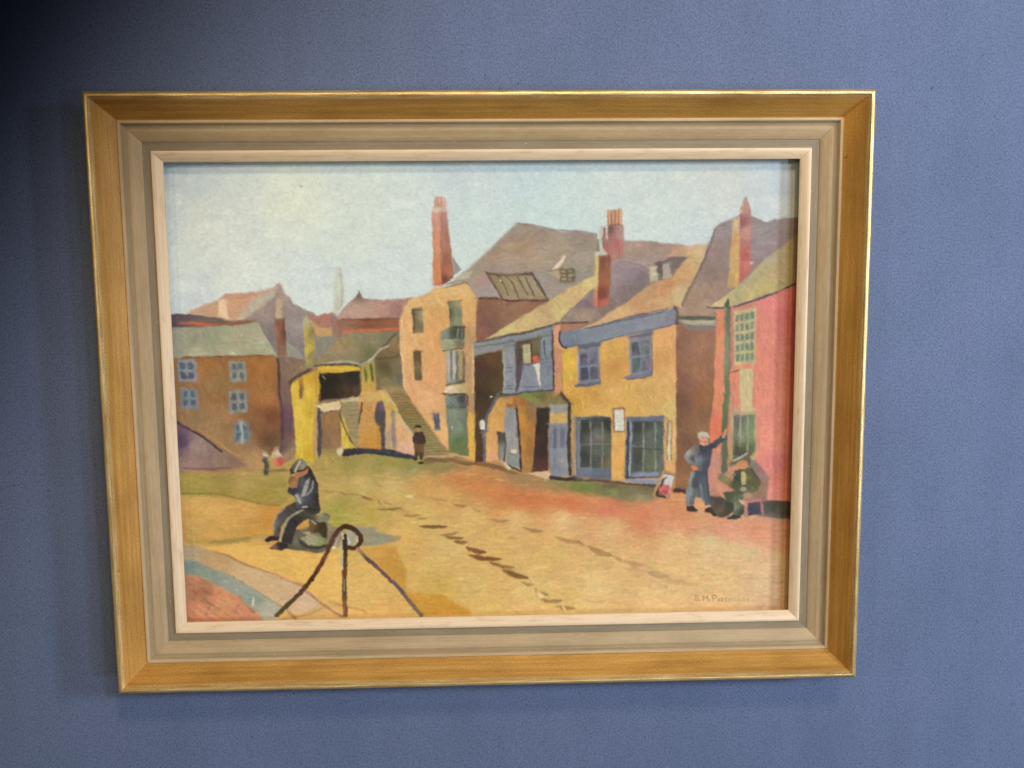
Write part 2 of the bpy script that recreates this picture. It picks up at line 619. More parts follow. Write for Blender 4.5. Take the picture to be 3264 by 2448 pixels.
# ================================================================== the painted picture (drawing units = U, W)
# ---- sky
sky = [((560, 540), (172, 184, 184)), ((540, 700), (190, 200, 198)), ((620, 560), (192, 202, 196)), ((640, 700), (205, 210, 194)), ((700, 800), (206, 212, 198)),
       ((940, 640), (216, 220, 192)), ((800, 900), (205, 214, 202)), ((1000, 900), (198, 212, 206)), ((1150, 560), (200, 212, 200)),
       ((1150, 750), (202, 214, 200)), ((1250, 850), (196, 212, 208)), ((1300, 620), (200, 214, 205)), ((1450, 560), (190, 206, 208)),
       ((1500, 700), (190, 212, 210)), ((1480, 850), (196, 214, 206)), ((1700, 560), (184, 208, 214)), ((1750, 680), (188, 214, 212)),
       ((2000, 560), (198, 214, 214)), ((2100, 700), (198, 218, 212)), ((2300, 600), (202, 212, 208)), ((2200, 760), (194, 214, 216)),
       ((2500, 560), (186, 206, 218)), ((2500, 680), (198, 212, 218)), ((600, 960), (186, 196, 198))]
img[:] = 0
poly([(480, 480), (2600, 480), (2600, 1200), (480, 1200)], sky, 'b', .012, 5)
apply((slice(0, NY), slice(0, NX)), np.clip(TEX['b'] * .14, 0, .2) * (W < 1000), (216, 218, 200), 'b', .02)
apply((slice(0, NY), slice(0, NX)), np.clip(-TEX['b'] * .1, 0, .15) * (W < 1000), (184, 200, 204), 'b', .02)
for (x, y), l in [((900, 625), 30), ((935, 640), 26), ((960, 612), 22), ((700, 680), 30), ((1040, 690), 18), ((2130, 570), 40)]:
    stroke([(x, y), (x + l, y - 6)], 30, (222, 224, 196), 'h', .03, 10, .5)
    stroke([(x + 6, y + 2), (x + l * .5, y)], 7, (236, 236, 214), 'h', .03, 3, .7)
blob(tA(1618, 345), 18, 18, (150, 165, 165), a=.8)
blob([(1427, 542)], 8, 8, (140, 160, 165), a=.8)

# ---- ground
gc = [((560, 1530), (160, 140, 78)), ((700, 1530), (172, 146, 84)), ((620, 1560), (158, 138, 66)), ((830, 1580), (160, 142, 70)), ((880, 1560), (168, 146, 76)),
      ((620, 1640), (208, 158, 80)), ((760, 1660), (210, 160, 80)), ((850, 1640), (202, 146, 66)), ((620, 1700), (206, 160, 84)), ((860, 1700), (198, 140, 58)),
      ((1040, 1500), (172, 150, 80)), ((1120, 1480), (152, 138, 68)), ((1200, 1490), (156, 140, 72)), ((1300, 1490), (150, 138, 78)), ((1400, 1480), (150, 118, 72)),
      ((1050, 1560), (196, 162, 92)), ((1150, 1540), (196, 166, 92)), ((1080, 1620), (164, 154, 72)), ((1070, 1660), (164, 156, 66)), ((1180, 1640), (188, 162, 78)),
      ((1250, 1560), (208, 172, 100)), ((1350, 1540), (206, 156, 84)), ((1450, 1530), (204, 142, 80)), ((1550, 1530), (190, 130, 74)), ((1650, 1540), (165, 125, 75)),
      ((1420, 1580), (212, 160, 86)), ((1530, 1560), (206, 136, 78)), ((1600, 1600), (206, 140, 76)), ((1700, 1600), (206, 122, 70)), ((1820, 1600), (210, 128, 76)),
      ((1950, 1620), (208, 118, 76)), ((2050, 1640), (214, 132, 84)), ((2150, 1660), (216, 136, 90)), ((2300, 1670), (216, 142, 102)), ((2420, 1690), (218, 144, 104)),
      ((2500, 1690), (212, 146, 114)), ((2480, 1730), (222, 158, 118)), ((2000, 1590), (170, 128, 72)), ((2150, 1625), (206, 132, 80)),
      ((1350, 1650), (216, 178, 96)), ((1500, 1650), (216, 176, 100)), ((1650, 1660), (222, 178, 110)), ((1800, 1660), (226, 180, 118)), ((1950, 1680), (226, 178, 118)),
      ((2150, 1720), (224, 182, 122)), ((2270, 1725), (216, 192, 132)), ((2380, 1745), (222, 192, 138)), ((2480, 1790), (226, 192, 140)), ((2480, 1880), (226, 190, 146)),
      ((1300, 1730), (218, 170, 86)), ((1420, 1750), (212, 178, 104)), ((1600, 1730), (218, 174, 94)), ((1750, 1770), (216, 176, 98)), ((1950, 1790), (222, 180, 112)),
      ((2150, 1820), (224, 184, 118)), ((2300, 1850), (226, 188, 124)), ((2100, 1900), (228, 188, 124)), ((1900, 1880), (226, 190, 122)), ((1700, 1870), (218, 182, 108)),
      ((1500, 1850), (214, 176, 98)), ((1400, 1880), (206, 166, 76)), ((1550, 1940), (218, 178, 98)), ((1800, 1940), (220, 182, 104)), ((2250, 1930), (222, 180, 120)),
      ((2450, 1925), (216, 176, 132)), ((760, 1760), (222, 172, 88)), ((900, 1770), (226, 176, 88)), ((1000, 1790), (226, 176, 92)), ((1040, 1870), (228, 180, 96)),
      ((1150, 1900), (222, 176, 96)), ((1230, 1940), (220, 172, 90)), ((1000, 1940), (206, 166, 100)), ((1180, 1800), (224, 178, 92))]
poly([(480, 1390), (2600, 1390), (2600, 2020), (480, 2020)], gc, 's', .05, 5)
apply((slice(0, NY), slice(0, NX)), np.clip(TEX['h'] * .3 - .15, 0, .35) * (W > 1500) * (W < 2000), (232, 192, 124), 'h', .03, )
apply((slice(0, NY), slice(0, NX)), np.clip(-TEX['h'] * .35 - .2, 0, .3) * (W > 1490) * (W < 2000), (186, 140, 76), 'h', .03, )
# warm red sweep and green verge in front of the houses
poly(tO(60, 80, 400, 60, 700, 130, 1150, 270, 1500, 310, 1900, 350, 2212, 380, 2212, 560, 1900, 540, 1500, 470, 1200, 420, 950, 450, 700, 350, 400, 250, 150, 160),
     [(tO(400, 130)[0], (206, 132, 74)), (tO(1100, 370)[0], (204, 116, 62)), (tO(1500, 380)[0], (208, 114, 62)), (tO(2000, 450)[0], (212, 116, 76))], 'h', .07, 34, .75, 3)
poly(tM(0, 1340, 500, 1330, 700, 1420, 1050, 1480, 1400, 1500, 2150, 1500, 2150, 1659, 800, 1659, 0, 1659),
     [(tM(100, 1500)[0], (212, 122, 80)), (tM(700, 1550)[0], (214, 138, 90)), (tM(1300, 1580)[0], (212, 142, 106)), (tM(1750, 1560)[0], (204, 140, 112)), (tN(600, 180)[0], (222, 156, 114))], 'h', .06, 50, .6, 3)
poly(tN(700, 60, 2150, 40, 2150, 450, 1500, 330, 1150, 290, 900, 180), [(tN(1100, 100)[0], (212, 142, 106)), (tN(1500, 150)[0], (214, 138, 98)), (tN(1300, 260)[0], (224, 152, 120)), (tN(1750, 300)[0], (224, 160, 124))], 'h', .06, 40, .75, 3)
poly(tL(420, 1200, 860, 1210, 1300, 1250, 1850, 1290, 1900, 1400, 1740, 1480, 1300, 1440, 1000, 1390, 650, 1320),
     [(tL(700, 1280)[0], (126, 122, 62)), (tL(950, 1280)[0], (104, 116, 46)), (tL(1300, 1270)[0], (88, 76, 52)), (tL(1300, 1370)[0], (110, 116, 62)), (tL(1700, 1320)[0], (96, 88, 58)), (tL(1650, 1450)[0], (128, 118, 82))], 'i', .10, 22, .95, 2)
poly(tG(0, 1090, 440, 1150, 900, 1190, 1100, 1250, 700, 1330, 300, 1250, 0, 1200), [(tG(200, 1180)[0], (150, 142, 62)), (tG(600, 1250)[0], (140, 128, 66)), (tG(1000, 1250)[0], (140, 116, 68))], 'h', .08, 26, .8, 2)
poly(tG(1300, 1220, 1700, 1330, 2050, 1420, 2212, 1560, 1900, 1530, 1500, 1370), (148, 118, 72), 'h', .08, 24, .6)
# meadow and sand patches at the left
poly(tC(20, 760, 190, 760, 900, 730, 1400, 800, 1500, 1000, 1400, 1150, 900, 1070, 300, 1010, 190, 1010, 20, 1000),
     [(tC(400, 900)[0], (166, 146, 70)), (tC(700, 950)[0], (154, 136, 60)), (tC(900, 830)[0], (176, 150, 86)), (tC(1200, 1050)[0], (166, 142, 66))], 's', .08, 14, .8)
stroke(tC(230, 1010, 480, 1010, 800, 1050, 1080, 1110, 1370, 1160), 20, (116, 106, 44), 'h', .2, 7, .8)
poly(tC(40, 1035, 230, 1040, 640, 1040, 1000, 1110, 1390, 1170, 1310, 1250, 1270, 1500, 1180, 1520, 400, 1570, 270, 1580, 40, 1580),
     [(tC(600, 1200)[0], (210, 162, 84)), (tC(1000, 1180)[0], (206, 158, 84)), (tC(1250, 1300)[0], (198, 140, 60)), (tC(600, 1450)[0], (206, 158, 82)), (tC(1100, 1480)[0], (198, 144, 66)), (tC(350, 1500)[0], (190, 150, 84))], 's', .06, 12, .9)
stroke(tD(300, 475, 600, 470, 850, 455, 1100, 420, 1250, 430), 62, [(tD(400, 470)[0], (176, 140, 76)), (tD(850, 450)[0], (124, 110, 52)), (tD(1180, 420)[0], (190, 156, 92))], 'h', .16, 12, .85)
poly(tD(440, 520, 1200, 505, 1700, 590, 2120, 620, 2100, 1200, 1850, 1180, 1640, 980, 1300, 840, 900, 700, 700, 600), [(tD(700, 560)[0], (224, 174, 84)), (tD(1200, 650)[0], (226, 176, 86)), (tD(1700, 800)[0], (226, 176, 84)), (tD(1950, 1050)[0], (228, 178, 90))], 's', .04, 8, .9)
poly(tD(60, 490, 460, 530, 700, 600, 950, 730, 1300, 860, 1650, 1000, 1870, 1210, 1600, 1320, 1470, 1290, 1380, 1260, 1000, 1010, 700, 830, 300, 700, 60, 680),
     [(tD(350, 580)[0], (160, 136, 100)), (tD(600, 680)[0], (190, 152, 104)), (tD(1000, 850)[0], (200, 166, 118)), (tD(1400, 1000)[0], (204, 168, 122)), (tD(1700, 1180)[0], (208, 172, 134))], 's', .04, 5)
poly(tD(60, 670, 340, 690, 520, 750, 700, 830, 900, 925, 1130, 1070, 1400, 1240, 1290, 1400, 1170, 1400, 1030, 1240, 900, 1120, 640, 990, 480, 890, 60, 800),
     [(tD(300, 750)[0], (104, 122, 112)), (tD(600, 870)[0], (112, 126, 104)), (tD(800, 950)[0], (124, 128, 114)), (tD(1050, 1150)[0], (118, 130, 112)), (tD(1250, 1300)[0], (150, 148, 122))], 's', .06, 5)
stroke(tD(760, 850, 900, 920, 1130, 1065, 1400, 1235), 10, (120, 100, 66), 'h', .1, 4, .7)
poly(tD(60, 810, 420, 870, 640, 980, 900, 1120, 1030, 1230, 1190, 1400, 1000, 1490, 60, 1490),
     [(tD(350, 900)[0], (176, 112, 80)), (tD(450, 1050)[0], (160, 98, 66)), (tD(700, 1080)[0], (206, 136, 92)), (tD(900, 1200)[0], (206, 136, 94)), (tD(450, 1250)[0], (198, 128, 88)), (tD(700, 1300)[0], (200, 140, 92)), (tD(1000, 1340)[0], (190, 122, 88))], 'd', .12, 5)
for p in (tD(350, 1030, 560, 1200, 850, 1380), tD(560, 1000, 510, 1130, 480, 1180), tD(880, 1210, 840, 1310), tD(540, 1240, 490, 1350), tD(300, 1130, 420, 1160, 560, 1210), tD(900, 1110, 960, 1200, 1080, 1300)):
    stroke(p, 26, (158, 100, 66), 'd', .2, 5, .6)
stroke(tD(380, 1050, 560, 1080), 50, (150, 90, 58), 'd', .2, 9, .5)
stroke(tD(250, 1380, 700, 1385, 1150, 1375), 24, (168, 96, 60), 'h', .15, 8, .7)
stroke(tD(480, 550, 750, 625, 900, 700, 1300, 850, 1640, 985), 24, [(tD(500, 550)[0], (190, 146, 84)), (tD(900, 700)[0], (158, 112, 70)), (tD(1500, 930)[0], (178, 128, 90))], 'h', .12, 5, .9)
stroke(tD(1680, 1055, 1860, 1190, 2000, 1290, 2110, 1350), 30, (152, 98, 70), 'h', .12, 5, .9)
stroke(tD(1400, 1380, 1700, 1320, 1870, 1240), 18, (172, 136, 78), 'h', .12, 5, .8)
stroke(tD(1460, 1280, 1560, 1370), 30, (120, 84, 50), 'h', .2, 6, .8)
stroke(tQ(560, 1540, 700, 1580, 850, 1620, 980, 1659), 26, (190, 142, 78), 'h', .12, 8, .8)
stroke(tD(1060, 1160, 1045, 1230), 18, (200, 190, 156), 'i', .1, 3)
for p in (tD(470, 742), tD(1270, 1035), tD(865, 1030), tD(1680, 1050)):
    blob(p, 10, 7, (206, 196, 166), a=.6, soft=2.5)
blob(tD(1480, 1290), 9, 9, (226, 206, 176), soft=2, a=.8)
# ochre shade right of the rope and stump shadow
poly(tQ(900, 900, 1180, 870, 1330, 900, 1450, 1150, 1450, 1420, 1900, 1470, 2212, 1640, 2212, 1700, 1640, 1700, 1400, 1430, 1150, 1150),
     [(tQ(1050, 950)[0], (206, 154, 72)), (tQ(1300, 1100)[0], (196, 142, 58)), (tQ(1250, 1250)[0], (200, 146, 58)), (tQ(1550, 1450)[0], (198, 144, 48)), (tQ(1900, 1620)[0], (196, 142, 44))], 's', .05, 16, .9)
poly(tQ(840, 655, 1095, 668, 1100, 720, 1200, 745, 1400, 775, 1370, 830, 1250, 860, 1130, 880, 930, 885), [(tQ(1000, 700)[0], (134, 124, 92)), (tQ(1150, 810)[0], (126, 122, 92)), (tQ(1350, 790)[0], (158, 134, 88))], 'i', .06, 5)
poly(tQ(60, 760, 200, 650, 330, 630, 540, 620, 650, 690, 900, 800, 760, 900, 560, 900, 480, 960, 380, 975, 250, 945, 40, 920),
     [(tQ(150, 850)[0], (98, 92, 74)), (tQ(560, 720)[0], (120, 106, 80)), (tQ(700, 850)[0], (140, 118, 94)), (tQ(350, 930)[0], (92, 84, 56)), (tQ(120, 900)[0], (78, 70, 56))], 'i', .16, 6)
poly(tQ(160, 640, 240, 585, 320, 590, 325, 660, 240, 690, 160, 690), (200, 148, 74), 'i', .06, 4)
poly(tQ(210, 800, 330, 745, 400, 735, 520, 790, 560, 850, 420, 890, 300, 875), [(tQ(350, 810)[0], (140, 136, 96)), (tQ(430, 760)[0], (112, 112, 62)), (tQ(520, 850)[0], (110, 104, 72))], 'i', .22, 5)
stroke(tQ(200, 820, 260, 880, 400, 905, 570, 880), 36, (66, 60, 44), 'i', .2, 5)
poly(tQ(315, 590, 420, 570, 530, 590, 520, 800, 470, 790, 420, 730, 330, 750), [(tQ(350, 650)[0], (98, 80, 52)), (tQ(450, 660)[0], (58, 46, 28)), (tQ(500, 740)[0], (66, 58, 34))], 'v', .25, 4)
poly(tQ(420, 520, 500, 490, 575, 530, 560, 575, 500, 600, 400, 600, 320, 590, 300, 560), [(tQ(460, 560)[0], (128, 114, 94)), (tQ(540, 530)[0], (104, 90, 68)), (tQ(340, 570)[0], (70, 58, 46))], 'h', .2, 4)
stroke(tQ(340, 590, 395, 630), 12, (176, 156, 124), soft=3)
blob(tQ(300, 735), 30, 14, (196, 150, 112), soft=3)
blob(tQ(325, 540), 18, 9, (190, 180, 160), soft=2.5)
# tyre marks
MK = (140, 104, 56)
for a, b, w, al in [((480, 235), (640, 240), 22, .45), ((640, 255), (920, 285), 24, .6), ((930, 295), (1080, 350), 34, .8), ((1130, 350), (1160, 400), 22, .6), ((1180, 360), (1290, 400), 20, .5),
                    ((1130, 455), (1400, 440), 36, .85), ((1380, 450), (1480, 490), 20, .6), ((1420, 525), (1630, 530), 36, .7), ((1560, 560), (1710, 565), 26, .6),
                    ((1620, 655), (1930, 655), 44, 1), ((1860, 760), (2060, 725), 32, .9), ((1920, 780), (2120, 785), 36, 1), ((2030, 830), (2170, 840), 44, 1),
                    ((1100, 175), (1220, 180), 24, .4), ((1700, 320), (1950, 345), 24, .4), ((2030, 400), (2160, 400), 32, .55)]:
    stroke(tQ(a[0], a[1], (a[0] + b[0]) / 2, (a[1] + b[1]) / 2 + 8, b[0], b[1]), w, MK if w < 34 else (134, 92, 48), 'h', .15, 4, al, .6)
for a, b, w, al in [((320, 905), (540, 960), 58, 1), ((380, 1000), (710, 1040), 58, 1), ((590, 1080), (880, 1140), 44, 1), ((735, 1165), (1040, 1260), 66, 1), ((970, 1310), (1115, 1345), 38, .85),
                    ((1125, 1385), (1175, 1430), 30, .8), ((1190, 1420), (1290, 1450), 38, .8), ((1190, 1510), (1440, 1530), 52, .8), ((1380, 1600), (1590, 1615), 54, .85),
                    ((190, 395), (320, 405), 34, .6), ((385, 435), (490, 480), 34, .5), ((600, 570), (820, 585), 40, .7), ((990, 670), (1210, 710), 44, .75),
                    ((1380, 785), (1660, 850), 50, .65), ((1640, 830), (1710, 890), 40, .7), ((1750, 890), (2030, 1000), 66, .75), ((2030, 1000), (2212, 1080), 36, .6), ((770, 285), (1040, 280), 16, .5), ((1730, 1530), (1960, 1535), 34, .3)]:
    stroke(tO(a[0], a[1], (a[0] + b[0]) / 2, (a[1] + b[1]) / 2 + 14, b[0], b[1]), w, (130, 84, 42) if al > .9 else (156, 116, 66), 'h', .15, 4, al, .6)
for a, b, w, al in [((0, 530), (190, 550), 50, .6), ((60, 560), (140, 610), 40, .5), ((240, 640), (490, 690), 70, .6), ((330, 700), (830, 790), 66, .35)]:
    stroke(tN(a[0], a[1], (a[0] + b[0]) / 2, (a[1] + b[1]) / 2 + 8, b[0], b[1]), w, (158, 120, 78), 'h', .15, 8, al, .7)
blob(tN(455, 815), 18, 22, (160, 126, 84), a=.6)
blob(tQ(1500, 305), 46, 18, (238, 206, 140), a=.8)
for p in (tO(1180, 1450), tO(1460, 1610)):
    stroke([p[0], (p[0][0] + 3, p[0][1] + 8)], 26, (238, 206, 140), soft=3)
blob(tO(1740, 1250), 40, 26, (240, 204, 140), a=.6)

# ---- thin brown underpainting below the skyline
poly([(500, 1035), (640, 1020), (760, 1010), (900, 1000), (1080, 1015), (1250, 985), (1400, 940), (1450, 905), (1600, 860), (1660, 735), (1740, 750), (1900, 760), (2100, 790), (2250, 790), (2290, 730), (2600, 720), (2600, 1560), (2300, 1560), (2000, 1530), (1750, 1500), (1600, 1470), (1300, 1450), (1100, 1440), (500, 1470)], (132, 104, 76), 'b', .12, 8)
# ---- distant roofs at the left
poly(tE(612, -150, 640, -190, 700, -140, 725, 40, 735, 220, 640, 400, 600, 390, 605, 100), [(tE(640, 0)[0], (182, 186, 166)), (tE(650, 300)[0], (172, 160, 140))], 'v', .05, 9, .75)
stroke(tE(680, -160, 700, 0, 712, 120, 690, 280), 22, (150, 146, 126), 'v', .1, 8, .8)
poly(tB(250, 380, 370, 310, 640, 205, 735, 130, 1100, 108, 1290, 60, 1365, 0, 1440, 120, 1300, 250, 900, 460, 500, 450), [(tB(500, 330)[0], (192, 146, 112)), (tB(900, 250)[0], (204, 152, 118)), (tB(1350, 60)[0], (180, 144, 124))], 'h', .05, 8)
stroke(tB(735, 160, 900, 170, 1120, 155), 62, (188, 132, 106), 'h', .06, 6)
poly(tB(745, 200, 1060, 192, 1100, 300, 900, 430, 765, 430), [(tB(800, 250)[0], (206, 156, 114)), (tB(950, 380)[0], (196, 148, 112))], 'h', .05, 5)
poly(tB(645, 215, 735, 200, 768, 435, 650, 405), (228, 190, 150), 'v', .04, 5)
poly(tB(1060, 195, 1290, 95, 1345, 150, 1150, 290, 920, 445, 850, 440), (168, 150, 128), 's', .06, 8)
poly(tB(1365, 20, 1440, 150, 1500, 190, 1540, 250, 1700, 335, 1790, 370, 1720, 900, 1450, 880, 1320, 860, 1100, 450, 930, 445, 1150, 290, 1310, 160),
     [(tB(1370, 100)[0], (150, 120, 110)), (tB(1200, 350)[0], (138, 112, 104)), (tB(1550, 450)[0], (130, 116, 112)), (tB(1550, 800)[0], (118, 104, 104)), (tB(1250, 600)[0], (112, 100, 96))], 'b', .06, 6)
poly(tB(1450, 700, 1600, 800, 1670, 910, 1450, 890), (124, 122, 110), 'i', .06, 6)
poly(tB(-40, 368, 110, 370, 260, 375, 400, 385, 560, 405, 770, 440, 1090, 440, 1090, 480, 900, 520, 110, 530, -40, 532), [(tB(200, 410)[0], (92, 74, 80)), (tB(550, 430)[0], (100, 86, 80)), (tB(1000, 460)[0], (128, 92, 74))], 'h', .10, 5)
stroke(tB(200, 480, 450, 490, 700, 495, 1000, 470), 40, [(tB(250, 480)[0], (150, 84, 60)), (tB(420, 490)[0], (178, 84, 46)), (tB(800, 490)[0], (128, 80, 56))], 'h', .12, 5)
poly(tB(-40, 535, 120, 535, 600, 520, 900, 500, 1090, 470, 1140, 510, 1220, 660, 1340, 870, 900, 880, 120, 890, -40, 895),
     [(tB(250, 600)[0], (128, 126, 102)), (tB(600, 620)[0], (126, 128, 96)), (tB(950, 600)[0], (138, 134, 98)), (tB(400, 790)[0], (156, 150, 112)), (tB(800, 760)[0], (154, 146, 108)), (tB(1150, 780)[0], (140, 138, 102)), (tB(350, 700)[0], (116, 116, 92))], 's', .07, 5)
for p in (tB(1060, 655, 1130, 660), tB(1130, 710, 1210, 690), tB(1150, 640, 1290, 830)):
    stroke(p, 12, (184, 178, 136), 'h', .1, 4, .7)
blob(tB(820, 835), 18, 12, (226, 216, 170), soft=2.5)
# ---- brown warehouse at the left
poly(tB(-40, 888, 120, 885, 600, 870, 1200, 850, 1345, 880, 1375, 1300, 1400, 1700) + tC(1385, 420, 1150, 700, 900, 760, 180, 760, -40, 760),
     [(tB(500, 950)[0], (158, 104, 52)), (tB(1150, 950)[0], (162, 102, 48)), (tB(600, 1200)[0], (140, 104, 60)), (tB(1200, 1350)[0], (160, 104, 52)), (tB(500, 1350)[0], (146, 100, 56)),
      (tC(400, 100)[0], (140, 108, 68)), (tC(650, 280)[0], (146, 110, 68)), (tC(1150, 150)[0], (128, 84, 48)), (tC(1250, 380)[0], (104, 72, 48)), (tC(900, 500)[0], (150, 110, 72)), (tC(1250, 100)[0], (116, 66, 42)), (tC(1100, 650)[0], (176, 134, 86))], 'b', .07, 5)
stroke(tB(250, 880, 700, 878, 1000, 870, 1300, 860), 20, (112, 74, 48), 'h', .15, 5, .8)
poly(tB(1355, 885, 1500, 880, 1670, 915, 1560, 1050, 1510, 1150, 1530, 1700) + tC(1540, 300, 1545, 590, 1430, 650, 1365, 560, 1390, 100),
     [(tB(1500, 980)[0], (124, 94, 72)), (tB(1450, 1300)[0], (114, 84, 74)), (tB(1450, 1600)[0], (104, 72, 78)), (tC(1450, 150)[0], (98, 68, 76)), (tC(1400, 450)[0], (100, 74, 68)), (tC(1500, 550)[0], (150, 108, 80))], 'v', .08, 5)
stroke(tB(1345, 900, 1362, 1100, 1362, 1300, 1385, 1450, 1400, 1690) + tC(1400, 350, 1390, 520), 36, [(tB(1350, 1000)[0], (72, 46, 56)), (tC(1400, 200)[0], (84, 54, 70)), (tC(1400, 500)[0], (92, 72, 70))], 'v', .15, 5, .9)
poly(tB(1308, 420, 1430, 412, 1455, 870, 1350, 860), [(tB(1340, 600)[0], (146, 88, 66)), (tB(1420, 600)[0], (96, 62, 42)), (tB(1380, 820)[0], (128, 88, 66))], 'v', .10, 5)
poly(tB(1335, 190, 1390, 200, 1412, 420, 1318, 425), [(tB(1345, 300)[0], (206, 170, 134)), (tB(1395, 300)[0], (150, 126, 96))], 'v', .08, 5)
WP, WF = (88, 98, 106), (112, 122, 130)
panes(tB(165, 905, 372, 912, 398, 1165, 185, 1165), WF, [(tB(230, 960)[0], (84, 94, 112)), (tB(250, 1100)[0], (76, 82, 112))], 2, 2, .12, .13)
panes(tB(765, 930, 962, 925, 988, 1162, 790, 1168), (116, 118, 104), (84, 94, 94), 2, 2, .16, .16)
panes(tB(205, 1235, 400, 1245, 415, 1485, 215, 1490), (104, 114, 122), (78, 88, 102), 2, 2, .14, .13)
panes(tB(770, 1270, 975, 1265, 992, 1522, 775, 1550), (114, 117, 106), (82, 86, 88), 2, 2, .16, .16)
panes(tC(832, 168, 1000, 165, 1022, 402, 828, 408), (92, 112, 120), (78, 94, 100), 2, 2, .14, .14)
stroke(tC(915, 190, 925, 390), 34, (150, 154, 148), 'v', .1, 7, .8)
poly(tC(20, 60, 190, 172, 340, 262, 500, 352, 700, 520, 800, 540, 980, 690, 750, 720, 200, 750, 20, 750), [(tC(220, 400)[0], (92, 70, 92)), (tC(400, 450)[0], (134, 108, 98)), (tC(300, 650)[0], (140, 104, 92)), (tC(600, 600)[0], (126, 98, 82)), (tC(850, 630)[0], (128, 96, 72))], 's', .08, 5)
stroke(tC(20, 75, 190, 185, 340, 270, 450, 335, 560, 412, 690, 515), 28, (74, 46, 58), 'd', .2, 4)
stroke(tC(420, 255, 600, 370, 740, 480, 900, 560), 30, (176, 126, 78), 'd', .1, 6, .8)
stroke(tC(250, 715, 500, 720, 800, 700), 20, (104, 70, 50), 'h', .2, 6, .7)
stroke(tC(250, 740, 700, 760, 1150, 720), 26, (176, 134, 88), 'h', .1, 8, .8)
# little children, far off
blob(tC(1210, 480), 30, 34, (120, 86, 60), a=.9)
stroke(tC(1200, 600, 1215, 700, 1205, 765), 62, (74, 72, 64), 'v', .15, 7)
poly(tC(1165, 530, 1200, 515, 1245, 560, 1240, 585, 1180, 575), (200, 174, 140), soft=6)
blob(tC(1330, 480), 26, 30, (156, 120, 82), a=.9)
poly(tC(1290, 520, 1350, 510, 1400, 560, 1360, 600, 1280, 590), (190, 164, 124), soft=7)
poly(tC(1310, 600, 1390, 580, 1420, 660, 1360, 690, 1290, 660), [(tC(1330, 640)[0], (210, 104, 76)), (tC(1385, 630)[0], (196, 50, 50))], soft=6)
stroke(tC(1250, 745, 1440, 735), 30, (112, 86, 58), 'h', .1, 8, .8)

# ---- pink roofs in the middle distance
poly(tE(295, 380, 420, 400, 500, 360, 570, 365, 585, 540, 470, 550, 360, 500), (156, 98, 78), 'i', .08, 6)
poly(tE(345, 480, 470, 545, 590, 525, 590, 650, 380, 650), (196, 152, 100), 'i', .05, 5)
poly(tE(375, 640, 660, 640, 640, 770, 390, 900), (116, 112, 98), 'i', .07, 6)
poly(tE(565, 350, 610, 360, 660, 420, 670, 650, 590, 655), (138, 98, 86), 'v', .08, 6)
poly(tE(650, 440, 640, 400, 770, 250, 868, 165, 900, 90, 950, 185, 1200, 212, 1560, 175, 1430, 290, 1400, 430), [(tE(900, 130)[0], (112, 84, 70)), (tE(850, 300)[0], (174, 130, 112)), (tE(1200, 280)[0], (168, 116, 98)), (tE(1000, 380)[0], (176, 136, 116)), (tE(1350, 360)[0], (150, 96, 90))], 's', .05, 7)
poly(tE(640, 440, 820, 430, 1130, 410, 1400, 420, 1400, 590, 740, 590, 650, 600, 620, 660, 600, 560), [(tE(700, 480)[0], (138, 88, 66)), (tE(1000, 470)[0], (132, 76, 48)), (tE(1300, 470)[0], (138, 80, 52)), (tE(660, 600)[0], (140, 98, 78))], 'h', .12, 5)
stroke(tE(720, 572, 1000, 568, 1380, 552), 38, (190, 92, 56), 'h', .10, 5)
stroke(tE(700, 435, 1000, 440, 1380, 425), 14, (100, 62, 40), 'h', .2, 6, .7)
# mossy roof of the yellow house
poly(tE(740, 590, 1000, 595, 1390, 575, 1260, 720, 1130, 830, 920, 975, 600, 975, 330, 1010, 430, 880, 600, 700), [(tE(900, 620)[0], (112, 108, 80)), (tE(1250, 630)[0], (104, 102, 74)), (tE(800, 730)[0], (146, 122, 78)), (tE(600, 880)[0], (134, 118, 80)), (tE(1000, 700)[0], (118, 108, 70)), (tE(1020, 850)[0], (98, 98, 58)), (tE(800, 900)[0], (116, 108, 74)), (tE(650, 780)[0], (150, 124, 82))], 's', .09, 5)
poly(tE(1385, 600, 1385, 760, 1425, 1240, 1150, 1270, 1090, 1260, 1085, 900, 1200, 780), [(tE(1300, 750)[0], (128, 102, 64)), (tE(1150, 950)[0], (96, 86, 48)), (tE(1230, 1050)[0], (98, 84, 42)), (tE(1350, 1000)[0], (114, 102, 66)), (tE(1250, 1180)[0], (126, 104, 66)), (tE(1390, 1150)[0], (98, 98, 76))], 'b', .12, 5)
stroke(tE(1100, 900, 1250, 890, 1380, 860), 20, (74, 64, 36), 'h', .2, 6, .7)
stroke(tE(1340, 600, 1200, 750, 1110, 850), 26, (76, 66, 44), 'd', .15, 5, .7)
stroke(tE(520, 955, 700, 925, 870, 945, 925, 975, 1060, 890, 1150, 790, 1250, 740), 18, (168, 158, 126), 'h', .10, 4)
poly(tE(245, 480, 268, 400, 290, 385, 300, 400, 365, 500, 385, 700, 385, 880, 345, 980, 280, 970), [(tE(265, 600)[0], (192, 168, 68)), (tE(300, 800)[0], (206, 178, 66)), (tE(345, 600)[0], (128, 112, 66)), (tE(355, 850)[0], (132, 118, 68)), (tE(280, 440)[0], (168, 158, 110))], 'v', .07, 5)
